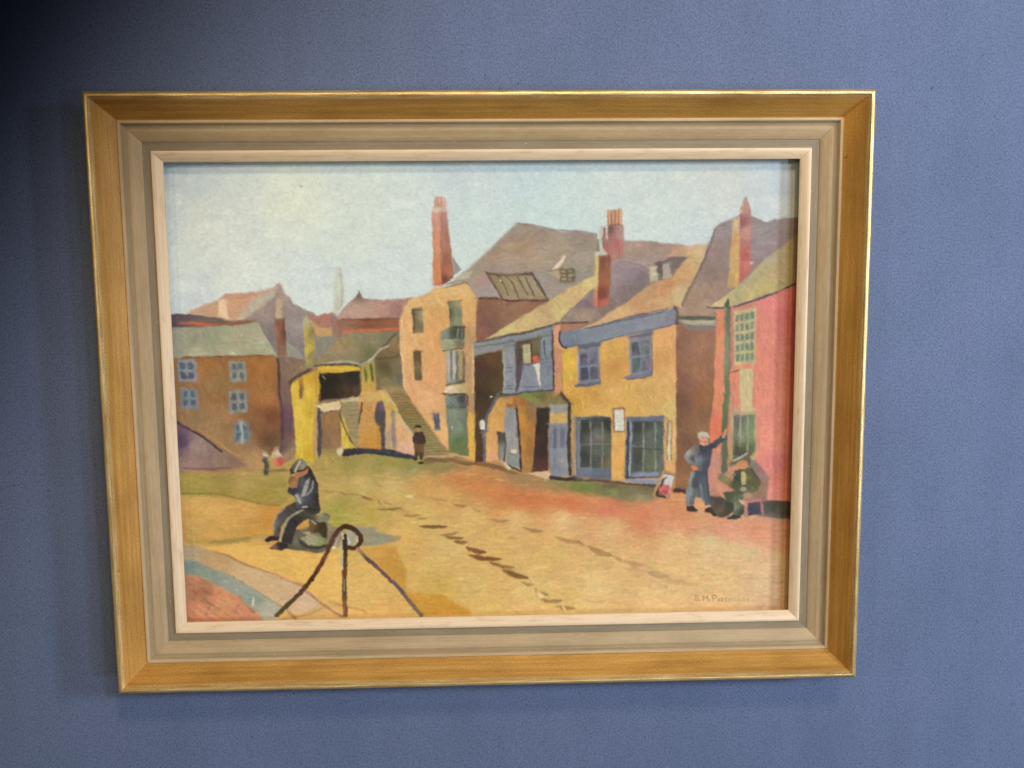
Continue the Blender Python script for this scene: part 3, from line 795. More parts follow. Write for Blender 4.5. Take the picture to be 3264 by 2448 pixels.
# yellow house
poly(tE(100, 1190, 220, 1090, 330, 1040, 430, 1030, 920, 990, 930, 1040, 430, 1070, 440, 1400, 400, 1480, 380, 1700) + tC(1760, 300, 1770, 640, 1560, 605, 1545, 200, 1530, 0),
     [(tE(200, 1300)[0], (220, 178, 52)), (tE(350, 1150)[0], (206, 156, 52)), (tE(290, 1300)[0], (222, 184, 62)), (tE(410, 1200)[0], (206, 164, 52)), (tC(1600, 100)[0], (224, 186, 66)), (tC(1700, 200)[0], (214, 180, 48)), (tC(1600, 400)[0], (218, 184, 56)), (tC(1720, 500)[0], (200, 164, 42)), (tE(330, 1500)[0], (200, 164, 52))], 'v', .05, 5)
stroke(tE(440, 1010, 650, 1000, 900, 1008), 44, (220, 176, 48), 'h', .06, 5)
stroke(tE(370, 1060, 400, 1250, 390, 1500), 20, (176, 132, 48), 'v', .1, 7, .6)
poly(tE(395, 1380, 440, 1400, 430, 1480, 400, 1700) + tC(1815, 300, 1820, 560, 1770, 600, 1755, 300), (188, 154, 92), 'v', .05, 6)
stroke(tE(212, 1110, 222, 1220, 225, 1345), 54, [(tE(215, 1150)[0], (176, 122, 52)), (tE(222, 1300)[0], (122, 88, 50))], 'v', .1, 5)
stroke(tE(95, 1180, 130, 1135, 220, 1080, 335, 1030), 44, (74, 62, 56), 'd', .15, 5)
stroke(tE(110, 1110, 220, 1020, 330, 985), 24, (134, 110, 80), 'd', .12, 6, .8)
stroke(tE(400, 985, 650, 968, 860, 972, 925, 1000), 30, (70, 62, 54), 'h', .2, 5)
poly(tE(430, 1065, 700, 1060, 920, 1030, 925, 1345, 700, 1370, 440, 1395), [(tE(500, 1150)[0], (34, 30, 20)), (tE(850, 1100)[0], (40, 36, 30)), (tE(800, 1300)[0], (70, 46, 28)), (tE(550, 1320)[0], (36, 28, 20)), (tE(900, 1320)[0], (80, 62, 46))], 'i', .25, 4)
stroke(tE(470, 1100, 500, 1135), 10, (150, 140, 110), soft=3)
poly(tE(925, 990, 1000, 960, 1085, 915, 1100, 1270, 1000, 1290, 930, 1300), [(tE(980, 1000)[0], (160, 148, 72)), (tE(1010, 1120)[0], (178, 162, 74)), (tE(990, 1230)[0], (202, 156, 70))], 'v', .07, 5)
stroke(tE(975, 1030, 985, 1150), 34, (94, 92, 36), 'v', .15, 5)
stroke(tE(1045, 975, 1060, 1135), 34, (88, 84, 34), 'v', .15, 5)
poly(tE(930, 1290, 1150, 1270, 1250, 1500, 1300, 1700) + tG(100, 1090, 0, 1060) + [(1140, 1440), (1140, 1270)], [(tE(1050, 1330)[0], (206, 164, 88)), (tE(1000, 1500)[0], (194, 142, 78)), (tE(960, 1640)[0], (198, 148, 84)), (tG(0, 900)[0], (200, 142, 62))], 'i', .06, 5)
stroke(tE(935, 1420, 925, 1500, 905, 1590, 900, 1650), 20, (88, 50, 26), 'v', .2, 4)
poly(tE(1080, 1560, 1110, 1420, 1180, 1380, 1215, 1500, 1225, 1700) + tG(110, 1080, 60, 1070, 20, 780, -20, 700), [(tE(1180, 1450)[0], (104, 76, 92)), (tE(1130, 1580)[0], (68, 66, 74)), (tG(60, 700)[0], (82, 72, 62)), (tG(80, 1000)[0], (66, 62, 72))], 'i', .15, 6)
poly(tG(10, 760, 40, 760, 60, 860, 60, 1040, 0, 1050), (194, 136, 58), 'v', .06, 5)
poly(tE(440, 1430, 680, 1395, 685, 1500, 600, 1515, 480, 1530, 415, 1465), (222, 192, 138), 'i', .04, 4)
poly(tE(690, 1385, 900, 1350, 905, 1395, 800, 1410, 700, 1418), (196, 172, 124), 'i', .05, 4)
stroke(tE(480, 1385, 620, 1380, 690, 1400, 700, 1500), 22, (110, 88, 64), 'h', .15, 5, .8)
stroke(tE(440, 1500, 480, 1535, 680, 1500), 20, (100, 82, 72), 'h', .15, 4)
poly([(1088, 1283), (1144, 1280), (1143, 1400), (1144, 1440), (1132, 1440), (1118, 1400), (1092, 1330)], (146, 126, 82), 'h', .10, 4)
for k in range(9):
    stroke([(1091 + k * 3, 1296 + k * 14), (1142, 1294 + k * 14)], 9, (116, 98, 58), 'h', .1, 3, .7)
poly(tC(1850, 80, 2070, 50, 2075, 300, 2100, 470, 1870, 485), [(tC(1950, 150)[0], (146, 104, 60)), (tC(1900, 400)[0], (130, 96, 62)), (tC(2050, 400)[0], (146, 106, 66))], 'v', .10, 5)
stroke(tC(1830, 20, 1840, 250, 1835, 540), 44, (74, 68, 70), 'v', .15, 5)
poly(tC(2085, 60, 2110, 60, 2210, 400, 2250, 470, 2100, 475), (212, 178, 62), 'v', .05, 4)
stroke(tC(2080, 60, 2110, 180, 2180, 330, 2230, 420), 24, (92, 76, 50), 'v', .15, 4, .9)
poly(tC(1860, 480, 2050, 470, 2050, 560, 1880, 570), (160, 136, 74), 'h', .08, 8, .8)
poly(tC(2040, 490, 2090, 455, 2120, 500, 2080, 560, 2045, 540), (216, 192, 148), 'i', .05, 5)
poly([(1088, 1448), (1100, 1432), (1116, 1428), (1150, 1426), (1215, 1433), (1262, 1440), (1312, 1452), (1334, 1463), (1300, 1464), (1230, 1455), (1170, 1446), (1120, 1452), (1096, 1456)], (52, 50, 62), 'h', .2, 4)

# ---- tall cream building
poly(tE(1425, 280, 1500, 205, 1600, 165, 1700, 130, 1765, 70, 1900, 45) + tH(60, 55, 290, 5, 380, 70, 455, 150, 440, 250, 430, 690, 405, 720, 412, 1300, 412, 1659) + tG(1155, 1170, 900, 1110, 850, 1060, 760, 980, 560, 700, 440, 530, 330, 350, 300, 100) + tE(1400, 900, 1385, 700, 1385, 440),
     [(tE(1500, 250)[0], (222, 176, 110)), (tE(1800, 150)[0], (222, 172, 104)), (tE(1450, 700)[0], (226, 174, 110)), (tE(1750, 700)[0], (224, 166, 100)), (tE(1850, 400)[0], (218, 160, 92)), (tE(1800, 1000)[0], (218, 156, 94)), (tE(1550, 1250)[0], (222, 164, 108)),
      (tH(350, 300)[0], (222, 172, 100)), (tH(200, 80)[0], (224, 182, 112)), (tH(350, 650)[0], (190, 148, 98)), (tH(350, 1000)[0], (176, 138, 100)), (tH(370, 1400)[0], (168, 132, 88)), (tG(550, 450)[0], (224, 166, 112)), (tG(700, 750)[0], (222, 168, 100)), (tG(780, 950)[0], (228, 170, 108)), (tH(20, 700)[0], (210, 148, 84)), (tG(650, 200)[0], (220, 158, 100))], 'b', .035, 6)
stroke(tE(1395, 430, 1395, 700, 1420, 1000, 1430, 1250), 24, (234, 190, 130), 'v', .04, 6, .8)
poly(tG(1062, 580, 1148, 640, 1155, 1180, 1090, 1150), (222, 168, 66), 'v', .05, 4)
stroke(tH(398, 740, 400, 1000, 398, 1300), 26, (222, 172, 104), 'v', .05, 5)
stroke(tH(60, 60, 290, 0), 14, (120, 66, 44), 'h', .2, 4, .8)
stroke(tH(300, 10, 360, 60, 455, 155), 14, (228, 196, 140), 'd', .1, 4, .8)
poly(tE(1525, 300, 1648, 290, 1662, 590, 1545, 600), [(tE(1545, 400)[0], (96, 80, 46)), (tE(1610, 400)[0], (146, 132, 90)), (tE(1620, 560)[0], (110, 96, 62))], 'v', .12, 5)
stroke(tE(1530, 325, 1648, 318), 18, (84, 66, 36), 'h', .2, 4, .9)
stroke(tE(1535, 320, 1550, 590), 22, (84, 68, 40), 'v', .2, 5, .8)
poly(tE(1535, 808, 1630, 800, 1642, 1150, 1552, 1158), [(tE(1570, 850)[0], (92, 72, 44)), (tE(1600, 1000)[0], (116, 96, 58)), (tE(1600, 1130)[0], (96, 84, 56))], 'v', .14, 5)
poly(tH(105, 235, 262, 212, 275, 512, 122, 525), [(tH(125, 350)[0], (78, 80, 46)), (tH(200, 350)[0], (104, 114, 80)), (tH(220, 450)[0], (116, 122, 86)), (tH(240, 260)[0], (140, 134, 88))], 'v', .10, 5)
stroke(tH(105, 232, 180, 218, 275, 212), 16, (92, 70, 36), 'h', .2, 4)
stroke(tH(262, 230, 272, 500), 12, (150, 132, 82), 'v', .2, 4)
stroke(tH(130, 530, 125, 380), 12, (66, 66, 38), 'v', .2, 4, .7)
poly(tH(10, 575, 130, 520, 300, 522, 302, 685, 10, 690), [(tH(60, 620)[0], (116, 124, 100)), (tH(180, 600)[0], (74, 74, 56)), (tH(260, 620)[0], (84, 88, 72))], 'v', .12, 5)
for x in (165, 195, 235, 255, 280):
    stroke(tH(x, 540, x + 2, 670), 8, (54, 54, 44), 'v', .2, 3, .8)
for x in (218, 268):
    stroke(tH(x, 545, x + 2, 670), 8, (128, 136, 116), 'v', .2, 3, .8)
stroke(tH(150, 525, 300, 520), 12, (62, 58, 44), 'h', .2, 3)
poly(tH(5, 690, 120, 680, 300, 678, 304, 770, 210, 790, 60, 815, 20, 790), [(tH(60, 740)[0], (142, 138, 96)), (tH(140, 720)[0], (132, 132, 98)), (tH(260, 720)[0], (96, 92, 62)), (tH(260, 760)[0], (112, 104, 74))], 'h', .10, 5)
stroke(tH(10, 690, 130, 676, 300, 685), 10, (178, 172, 138), 'h', .1, 3, .7)
stroke(tH(40, 810, 170, 790, 290, 775), 14, (78, 72, 48), 'h', .2, 4, .9)
poly(tH(70, 810, 290, 795, 298, 1190, 95, 1210), [(tH(100, 900)[0], (140, 138, 126)), (tH(180, 950)[0], (138, 138, 130)), (tH(150, 1150)[0], (118, 124, 112)), (tH(250, 900)[0], (158, 134, 82)), (tH(250, 1150)[0], (92, 86, 62))], 'v', .10, 5)
for x, w, c in ((105, 20, (164, 158, 148)), (138, 18, (96, 92, 86)), (170, 22, (168, 162, 156)), (208, 22, (86, 84, 80)), (245, 40, (166, 142, 86)), (288, 14, (80, 66, 44))):
    stroke(tH(x, 825, x + 2, 950, x + 6, 1130), w, c, 'v', .1, 4, .9)
stroke(tH(90, 1205, 200, 1185, 300, 1165), 26, (84, 80, 60), 'h', .2, 4, .8)
poly(tH(90, 1225, 200, 1210, 298, 1200, 310, 1285, 310, 1295, 55, 1305), [(tH(120, 1260)[0], (226, 202, 156)), (tH(270, 1250)[0], (176, 158, 108))], 'i', .05, 4)
poly(tH(60, 1325, 310, 1305, 335, 1500, 335, 1700) + tG(1085, 1120, 1000, 1115, 850, 1080, 832, 800, 815, 500), [(tH(150, 1400)[0], (102, 112, 106)), (tH(280, 1380)[0], (76, 72, 64)), (tG(900, 600)[0], (110, 120, 100)), (tG(950, 800)[0], (104, 118, 92)), (tG(1000, 950)[0], (84, 104, 58)), (tG(930, 1080)[0], (98, 108, 52)), (tG(1050, 700)[0], (94, 100, 82))], 'v', .10, 5)
stroke(tH(40, 1312, 180, 1312, 320, 1318, 335, 1440), 20, (58, 46, 36), 'h', .2, 4)
for x in (110, 145, 180, 225, 262, 290):
    stroke(tH(x - 6, 1440, x - 16, 1465, x + 2, 1482, x + 10, 1462), 9, (58, 58, 54), 'i', .2, 3, .8)
poly(tH(195, 1350, 290, 1340, 300, 1410, 220, 1420), (66, 60, 52), 'i', .2, 8, .7)
blob(tG(885, 780), 8, 12, (196, 200, 170), soft=2)
panes(tG(662, 612, 740, 612, 757, 815, 682, 822), (92, 100, 120), (68, 72, 96), 2, 1, .16, .2)

# ---- side wall, stairs, boy
poly(tG(40, 380, 110, 365, 200, 480, 300, 690, 420, 870, 455, 1110, 240, 1070, 100, 1060, 112, 560), [(tG(120, 450)[0], (212, 180, 92)), (tG(180, 560)[0], (200, 162, 78)), (tG(150, 900)[0], (186, 150, 112)), (tG(300, 850)[0], (222, 166, 110)), (tG(340, 1050)[0], (224, 172, 138)), (tG(260, 700)[0], (218, 168, 104))], 'v', .04, 5)
stroke(tE(1140, 1285, 1200, 1290, 1290, 1400, 1350, 1520, 1430, 1690) + tG(320, 730, 420, 880), 34, [(tE(1180, 1300)[0], (216, 164, 94)), (tE(1300, 1450)[0], (204, 178, 100)), (tG(350, 800)[0], (206, 176, 132))], 'd', .06, 5)
stroke(tG(195, 610, 200, 800, 215, 1070), 50, (116, 108, 100), 'v', .15, 6, .85)
stroke(tG(140, 860, 145, 1060), 60, (150, 130, 100), 'v', .1, 8, .6)
stroke(tG(0, 1065, 130, 1060, 240, 1085, 440, 1135), 46, (58, 56, 66), 'h', .2, 5)
poly(tE(1140, 1225, 1280, 1215, 1425, 1230, 1450, 1300, 1240, 1300), (150, 122, 76), 'h', .08, 6)
poly(tG(140, 390, 220, 350, 330, 350, 450, 540, 560, 690, 760, 970, 870, 1085, 900, 1125, 600, 1115, 560, 1050, 440, 860, 320, 700, 210, 500), [(tG(250, 400)[0], (150, 120, 74)), (tG(350, 600)[0], (130, 104, 52)), (tG(500, 750)[0], (126, 112, 58)), (tG(700, 1020)[0], (142, 124, 74))], 'h', .10, 5)
for k in range(23):
    y = 395 + k * 32
    xa = 180 + (y - 395) * .62
    xb = 345 + (y - 350) * .70
    stroke(tG(xa, y + 4, (xa + xb) / 2, y - 3, xb, y + 2), 9, (104, 84, 40) if k % 2 else (112, 92, 48), 'h', .15, 3, .75)
    stroke(tG(xa + 4, y + 16, xb, y + 15), 7, (168, 146, 94), 'h', .1, 3, .4)
stroke(tG(600, 1125, 750, 1130, 900, 1120), 18, (206, 164, 118), 'h', .1, 5, .8)
poly(tG(560, 1150, 760, 1140, 900, 1145, 1150, 1195, 1300, 1195, 1500, 1250, 1700, 1340, 1840, 1360, 1660, 1345, 1450, 1290, 1200, 1230, 1050, 1230, 900, 1190, 700, 1190, 570, 1215), (112, 84, 48), 'h', .18, 7, .9)

# ---- chimney and bush by the big roof
poly(tF(900, 1170, 930, 1210, 1000, 1320, 960, 1360, 895, 1400), (124, 118, 114), 'i', .12, 6)
poly(tF(650, 660, 745, 640, 760, 1000, 775, 1520, 655, 1515, 665, 1200), [(tF(700, 750)[0], (204, 132, 108)), (tF(700, 1000)[0], (212, 138, 98)), (tF(710, 1350)[0], (204, 126, 78)), (tF(700, 1500)[0], (198, 110, 70))], 'v', .05, 5)
poly(tF(750, 640, 828, 645, 850, 850, 900, 1250, 905, 1420, 800, 1500, 765, 1500), [(tF(790, 680)[0], (166, 108, 92)), (tF(800, 1000)[0], (164, 96, 78)), (tF(810, 1230)[0], (142, 84, 60)), (tF(860, 1350)[0], (170, 96, 62)), (tF(800, 1430)[0], (118, 64, 50))], 'v', .08, 5)
poly(tF(665, 605, 740, 595, 820, 580, 828, 650, 740, 640, 650, 670), (208, 172, 150), 'h', .05, 6)
poly(tF(675, 500, 700, 465, 790, 470, 825, 520, 825, 590, 665, 605), (206, 168, 144), 'v', .05, 7)
stroke(tF(712, 480, 712, 590), 18, (176, 122, 98), 'v', .1, 5)
stroke(tF(765, 475, 768, 590), 18, (180, 126, 102), 'v', .1, 5)
# ---- big brown roof
poly(tI(-280, 1130, -100, 990, 0, 930, 200, 745, 400, 545, 540, 410, 700, 425, 900, 465, 1050, 510, 1250, 505, 1490, 545, 1490, 760, 1470, 1040, 1300, 1140, 910, 1340, 80, 1300, 0, 1180, -60, 1080),
     [(tI(550, 480)[0], (134, 118, 100)), (tI(900, 520)[0], (136, 112, 98)), (tI(1300, 600)[0], (134, 114, 98)), (tI(600, 700)[0], (158, 126, 92)), (tI(300, 750)[0], (150, 122, 94)), (tI(1000, 700)[0], (150, 128, 104)), (tI(500, 900)[0], (162, 136, 106)), (tI(850, 850)[0], (156, 132, 106)),
      (tI(1300, 850)[0], (140, 124, 104)), (tI(100, 1100)[0], (154, 120, 106)), (tI(180, 1230)[0], (142, 120, 120)), (tI(450, 960)[0], (142, 122, 118)), (tI(900, 1080)[0], (136, 120, 112)), (tI(1000, 1200)[0], (142, 124, 108)), (tI(-150, 1050)[0], (162, 152, 122)), (tI(1350, 1050)[0], (130, 124, 108)), (tI(50, 960)[0], (132, 120, 98))], 's', .06, 5)
stroke(tI(-40, 950, 200, 740, 400, 540, 530, 415), 22, (150, 142, 126), 'd', .08, 8, .7)
stroke(tI(560, 415, 800, 445, 1000, 490, 1300, 510, 1480, 540), 18, (122, 96, 94), 'h', .2, 7, .7)
stroke(tI(-280, 1130, -190, 1100, -40, 1060), 14, (112, 62, 42), 'd', .2, 4, .9)
poly(tI(-250, 1110, -60, 980, 40, 960, -30, 1060, -180, 1090), (168, 158, 128), 'd', .06, 6, .8)
poly(tI(190, 990, 700, 1002, 910, 1320, 350, 1285), [(tI(300, 1080)[0], (132, 112, 78)), (tI(500, 1150)[0], (150, 128, 88)), (tI(700, 1150)[0], (146, 124, 92))], 'd', .08, 4)
for p, w in ((tI(185, 990, 250, 1090, 360, 1280), 26), (tI(190, 995, 400, 1025, 700, 1010), 26), (tI(715, 1000, 800, 1130, 905, 1320), 28), (tI(320, 1030, 380, 1110, 440, 1250), 14), (tI(440, 1040, 500, 1130, 560, 1280), 16), (tI(550, 1040, 610, 1150, 670, 1250), 14), (tI(640, 1040, 690, 1150, 745, 1260), 14)):
    stroke(p, w, (92, 70, 44), 'd', .2, 4)
blob(tI(353, 1080), 10, 12, (226, 216, 196), soft=2)
stroke(tI(1100, 812, 1060, 870, 985, 950), 40, (218, 196, 172), 'd', .06, 5)
poly(tI(905, 985, 1040, 955, 1050, 1075, 970, 1020), (172, 152, 112), 'd', .06, 5)
stroke(tI(900, 975, 980, 965, 1050, 945), 12, (96, 76, 46), 'h', .15, 4)
panes(tI(1045, 945, 1212, 945, 1222, 1105, 1050, 1105), (84, 72, 48), (140, 122, 88), 2, 3, .10, .09)
poly(tI(1215, 950, 1245, 1030, 1220, 1090), (98, 84, 58), 'i', .1, 4)
# brown gable under it
poly(tH(460, 180, 900, 200, 1290, 215, 1000, 380, 700, 560, 540, 670, 440, 690, 430, 600, 440, 250), [(tH(550, 300)[0], (130, 86, 58)), (tH(900, 270)[0], (142, 96, 66)), (tH(600, 500)[0], (118, 78, 62)), (tH(480, 620)[0], (132, 78, 64)), (tH(800, 420)[0], (134, 92, 66))], 'h', .08, 5)
stroke(tH(455, 190, 700, 190, 850, 215, 1000, 205, 1290, 225), 26, (90, 54, 36), 'h', .2, 5)
# chimneys
poly(tI(1600, 290, 1640, 262, 1780, 240, 1785, 430, 1800, 440, 1610, 440), [(tI(1620, 350)[0], (204, 146, 104)), (tI(1700, 330)[0], (198, 142, 96)), (tI(1770, 300)[0], (210, 164, 124))], 'v', .10, 5)
for x in (1655, 1690, 1735, 1765):
    stroke(tI(x, 270, x, 430), 9, (158, 98, 66), 'v', .2, 4, .7)
poly(tI(1605, 430, 1720, 425, 1800, 440, 1812, 640, 1800, 820, 1700, 860, 1640, 850, 1610, 640), [(tI(1640, 480)[0], (112, 70, 62)), (tI(1740, 500)[0], (162, 110, 100)), (tI(1740, 640)[0], (168, 80, 76)), (tI(1690, 800)[0], (170, 98, 84)), (tI(1790, 560)[0], (172, 142, 124))], 'v', .08, 6)
stroke(tI(1565, 480, 1575, 600, 1600, 740, 1640, 830), 44, (176, 76, 70), 'v', .08, 5)
stroke(tI(1552, 500, 1556, 620, 1560, 750), 20, (96, 96, 90), 'v', .1, 4)
stroke(tI(1525, 480, 1530, 600, 1535, 750), 38, (184, 188, 168), 'v', .05, 5)
stroke(tI(1530, 450, 1600, 440), 26, (176, 172, 152), 'h', .05, 7, .8)
# ---- purple slate roofs right of centre
poly(tI(1800, 620) + tJ(0, 605, 300, 625, 600, 655, 750, 690, 600, 760, 480, 810, 330, 900, 250, 960, 280, 1120, 0, 1340) + tI(1700, 1430, 1480, 1570, 1050, 1575, 1180, 1430, 1340, 1270, 1460, 1160, 1640, 860, 1800, 800),
     [(tJ(50, 650)[0], (160, 126, 106)), (tJ(350, 700)[0], (146, 116, 104)), (tJ(250, 800)[0], (148, 122, 108)), (tI(1950, 700)[0], (158, 122, 104)), (tI(1900, 1000)[0], (124, 108, 116)), (tI(1750, 1000)[0], (132, 112, 114)), (tI(1400, 1350)[0], (124, 100, 94)), (tI(1350, 1500)[0], (150, 120, 98)), (tI(1600, 1450)[0], (122, 98, 88)), (tI(1950, 1200)[0], (112, 94, 90)), (tJ(650, 680)[0], (184, 134, 108)), (tI(1320, 1300)[0], (110, 98, 110)), (tJ(150, 1050)[0], (110, 94, 98))], 'b', .07, 5)
stroke(tI(1650, 870, 1800, 835) + tJ(0, 840, 180, 875, 330, 890), 14, (176, 142, 122), 'h', .08, 4, .8)
# lower chimney
poly(tI(1465, 790, 1515, 780, 1505, 1150, 1505, 1410, 1445, 1395, 1460, 1150), [(tI(1485, 900)[0], (218, 182, 104)), (tI(1485, 1080)[0], (216, 176, 100)), (tI(1480, 1250)[0], (204, 112, 78)), (tI(1475, 1370)[0], (202, 88, 62))], 'v', .06, 4)
poly(tI(1515, 785, 1640, 790, 1645, 1000, 1625, 1370, 1500, 1410, 1505, 1100), [(tI(1550, 870)[0], (112, 68, 46)), (tI(1600, 900)[0], (146, 84, 56)), (tI(1600, 1070)[0], (152, 86, 50)), (tI(1550, 1250)[0], (126, 56, 40)), (tI(1590, 1360)[0], (182, 82, 60))], 'v', .10, 5)
poly(tI(1460, 755, 1580, 740, 1600, 790, 1465, 800), (192, 190, 170), 'h', .05, 6)
# tan slope
poly(tH(540, 665, 760, 530, 1000, 380, 1290, 215, 1500, 90, 1690, -15, 1845, -80, 1845, 40, 1780, 90, 1600, 270, 1490, 370, 1400, 475, 1100, 545, 700, 630),
     [(tH(750, 590)[0], (208, 188, 116)), (tH(1000, 480)[0], (208, 176, 116)), (tH(1250, 320)[0], (196, 164, 110)), (tH(1600, 120)[0], (206, 168, 112)), (tH(1780, 0)[0], (210, 190, 122)), (tH(1450, 350)[0], (204, 184, 112)), (tH(1300, 450)[0], (204, 168, 116))], 'd', .05, 5)
# ---- blue timber house
poly(tH(1420, 490, 1600, 475, 1770, 465, 1600, 545, 1420, 600), (166, 110, 72), 'i', .07, 5)
poly(tH(1345, 530, 1415, 500, 1435, 740, 1470, 780, 1450, 1000, 1455, 1310, 1350, 1290), [(tH(1380, 600)[0], (214, 152, 108)), (tH(1400, 900)[0], (196, 128, 92)), (tH(1400, 1200)[0], (206, 144, 98))], 'b', .08, 5)
poly(tH(400, 720, 700, 640, 1000, 590, 1335, 520, 1345, 1270, 1200, 1290, 760, 1320, 750, 800, 415, 870), [(tH(500, 800)[0], (118, 122, 120)), (tH(900, 660)[0], (112, 118, 118)), (tH(820, 1000)[0], (120, 126, 136)), (tH(1250, 1000)[0], (108, 118, 136)), (tH(1250, 700)[0], (110, 122, 130))], 'i', .07, 5)
poly(tH(412, 870, 600, 830, 748, 800, 762, 1290, 700, 1400, 560, 1600, 545, 1700) + tG(1290, 700, 1285, 1190, 1160, 1195, 1155, 600), [(tH(450, 1000)[0], (76, 46, 34)), (tH(650, 900)[0], (92, 66, 36)), (tH(700, 1200)[0], (88, 66, 38)), (tH(500, 1300)[0], (62, 46, 28)), (tG(1200, 700)[0], (74, 58, 38)), (tG(1200, 1100)[0], (84, 54, 32)), (tH(550, 1100)[0], (70, 52, 34))], 'i', .12, 4)
stroke(tH(755, 820, 765, 1000, 760, 1290), 16, (156, 154, 126), 'v', .08, 4, .8)
stroke(tH(415, 765, 600, 735, 740, 712, 870, 690), 12, (66, 68, 78), 'h', .15, 4, .8)
stroke(tH(760, 745, 870, 735), 12, (74, 72, 78), 'h', .15, 4, .8)
stroke(tH(420, 860, 600, 825, 745, 800), 10, (130, 70, 50), 'h', .15, 4, .7)
poly(tH(885, 700, 1000, 675, 1180, 630, 1190, 940, 1110, 990, 970, 1110, 925, 1285, 900, 1280, 890, 1000), [(tH(920, 850)[0], (84, 66, 60)), (tH(920, 1100)[0], (88, 72, 78)), (tH(1040, 680)[0], (82, 66, 48)), (tH(1150, 660)[0], (96, 88, 52))], 'v', .12, 5)
poly(tH(975, 735, 1070, 718, 1085, 950, 990, 965), (168, 158, 112), 'v', .08, 4)
stroke(tH(1025, 750, 1030, 840), 12, (130, 118, 78), 'v', .1, 4, .7)
poly(tH(1085, 700, 1178, 680, 1180, 930, 1095, 950), [(tH(1130, 750)[0], (108, 96, 58)), (tH(1120, 900)[0], (82, 60, 36))], 'v', .12, 4)
stroke(tH(1075, 720, 1085, 940), 16, (56, 40, 30), 'v', .15, 4, .9)
blob(tH(1135, 900), 42, 34, (196, 74, 48), 'i', .15, 5)
poly(tH(1000, 965, 1110, 960, 1195, 940, 1205, 1280, 1080, 1285, 925, 1295, 960, 1130), (118, 126, 144), 'd', .06, 5)
stroke(tH(980, 965, 1100, 950), 12, (68, 60, 64), 'h', .15, 4, .8)
poly(tH(1108, 965, 1180, 945, 1192, 1220, 1175, 1215, 1150, 1080), (208, 198, 178), 'v', .05, 5)
stroke(tH(1190, 640, 1195, 900, 1200, 1270), 14, (92, 94, 104), 'v', .12, 4, .7)
stroke(tH(1235, 690, 1240, 790, 1260, 880), 20, (62, 70, 84), 'v', .12, 4, .9)
for p in (tH(1195, 650, 1300, 620), tH(1200, 905, 1310, 890), tH(1200, 945, 1270, 935), tH(785, 1005, 885, 1000), tH(780, 1055, 880, 1045), tH(780, 1220, 870, 1212), tH(770, 1255, 890, 1248), tH(1000, 1235, 1320, 1215)):
    stroke(p, 11, (74, 80, 92), 'h', .15, 4, .85)
stroke(tH(1260, 1090, 1300, 990), 10, (84, 92, 108), 'd', .15, 4, .6)
stroke(tH(1330, 560, 1335, 800, 1345, 1050, 1350, 1260), 22, (76, 48, 60), 'v', .15, 4)
stroke(tH(440, 705, 700, 650, 1000, 590, 1250, 530, 1400, 480, 1550, 478, 1740, 470), 20, (76, 64, 58), 'h', .2, 4)
stroke(tH(760, 1318, 900, 1310, 1000, 1292, 1340, 1272), 22, (72, 70, 58), 'h', .2, 4)
# ---- porch and its doors
poly(tG(1285, 690, 1350, 590, 1440, 440, 1600, 415, 1720, 440, 1790, 540, 1780, 700, 1700, 1300, 1690, 1310, 1560, 1240, 1420, 1180, 1285, 1190), [(tG(1450, 600)[0], (206, 156, 80)), (tG(1400, 750)[0], (216, 160, 84)), (tG(1350, 1000)[0], (218, 158, 90)), (tG(1550, 470)[0], (190, 144, 78)), (tG(1350, 1150)[0], (222, 160, 108))], 'i', .06, 5)
poly(tG(1600, 420, 1700, 420, 1790, 500, 1780, 545, 1510, 540, 1530, 500, 1590, 500), (164, 106, 48), 'i', .08, 5)
poly(tG(1665, 550, 1780, 540, 1880, 560, 1870, 800, 1835, 1320, 1710, 1310, 1690, 900), [(tG(1700, 700)[0], (204, 142, 48)), (tG(1720, 1000)[0], (188, 130, 56)), (tG(1820, 650)[0], (138, 96, 52)), (tG(1800, 1000)[0], (156, 106, 50)), (tG(1760, 1250)[0], (174, 126, 64))], 'v', .08, 5)
poly(tG(1885, 560, 2035, 545, 2020, 900, 2015, 1290, 1835, 1310, 1865, 850), [(tG(1950, 700)[0], (50, 38, 26)), (tG(1950, 1050)[0], (58, 38, 32)), (tG(1920, 1280)[0], (84, 56, 40))], 'i', .15, 4)
poly(tG(1775, 1325, 2000, 1300, 2045, 1330, 2060, 1390, 1990, 1395, 1850, 1350), (218, 178, 138), 'h', .05, 4)
poly(tG(1510, 550, 1630, 545, 1650, 750, 1695, 1260, 1640, 1245, 1530, 1215, 1500, 850), [(tG(1560, 650)[0], (122, 122, 128)), (tG(1600, 1000)[0], (132, 124, 122)), (tG(1600, 1180)[0], (116, 122, 122))], 'v', .08, 5)
stroke(tG(1645, 560, 1665, 750, 1680, 950, 1700, 1270), 30, (58, 44, 44), 'v', .15, 4)
stroke(tG(1560, 1230, 1640, 1270, 1700, 1300), 26, (44, 40, 36), 'h', .15, 4)
poly(tG(1420, 830, 1510, 838, 1525, 1000, 1515, 1200, 1440, 1165), [(tG(1450, 900)[0], (78, 70, 62)), (tG(1480, 1080)[0], (114, 122, 118))], 'v', .12, 4)
stroke(tG(1505, 850, 1520, 1000, 1500, 1190), 16, (64, 54, 58), 'v', .15, 4)
stroke(tG(1425, 840, 1440, 1160), 12, (72, 62, 58), 'v', .15, 4)
poly(tG(1585, 1045, 1655, 1040, 1645, 1090, 1580, 1085), (206, 186, 160), 'i', .05, 4)
stroke(tG(1570, 1085, 1640, 1100), 8, (84, 72, 66), 'h', .1, 3)
stroke(tG(1430, 400, 1350, 560, 1290, 680, 1290, 820), 34, (88, 88, 96), 'd', .12, 5)
stroke(tG(1265, 800, 1270, 1000, 1275, 1190), 34, (96, 98, 98), 'v', .12, 5, .9)
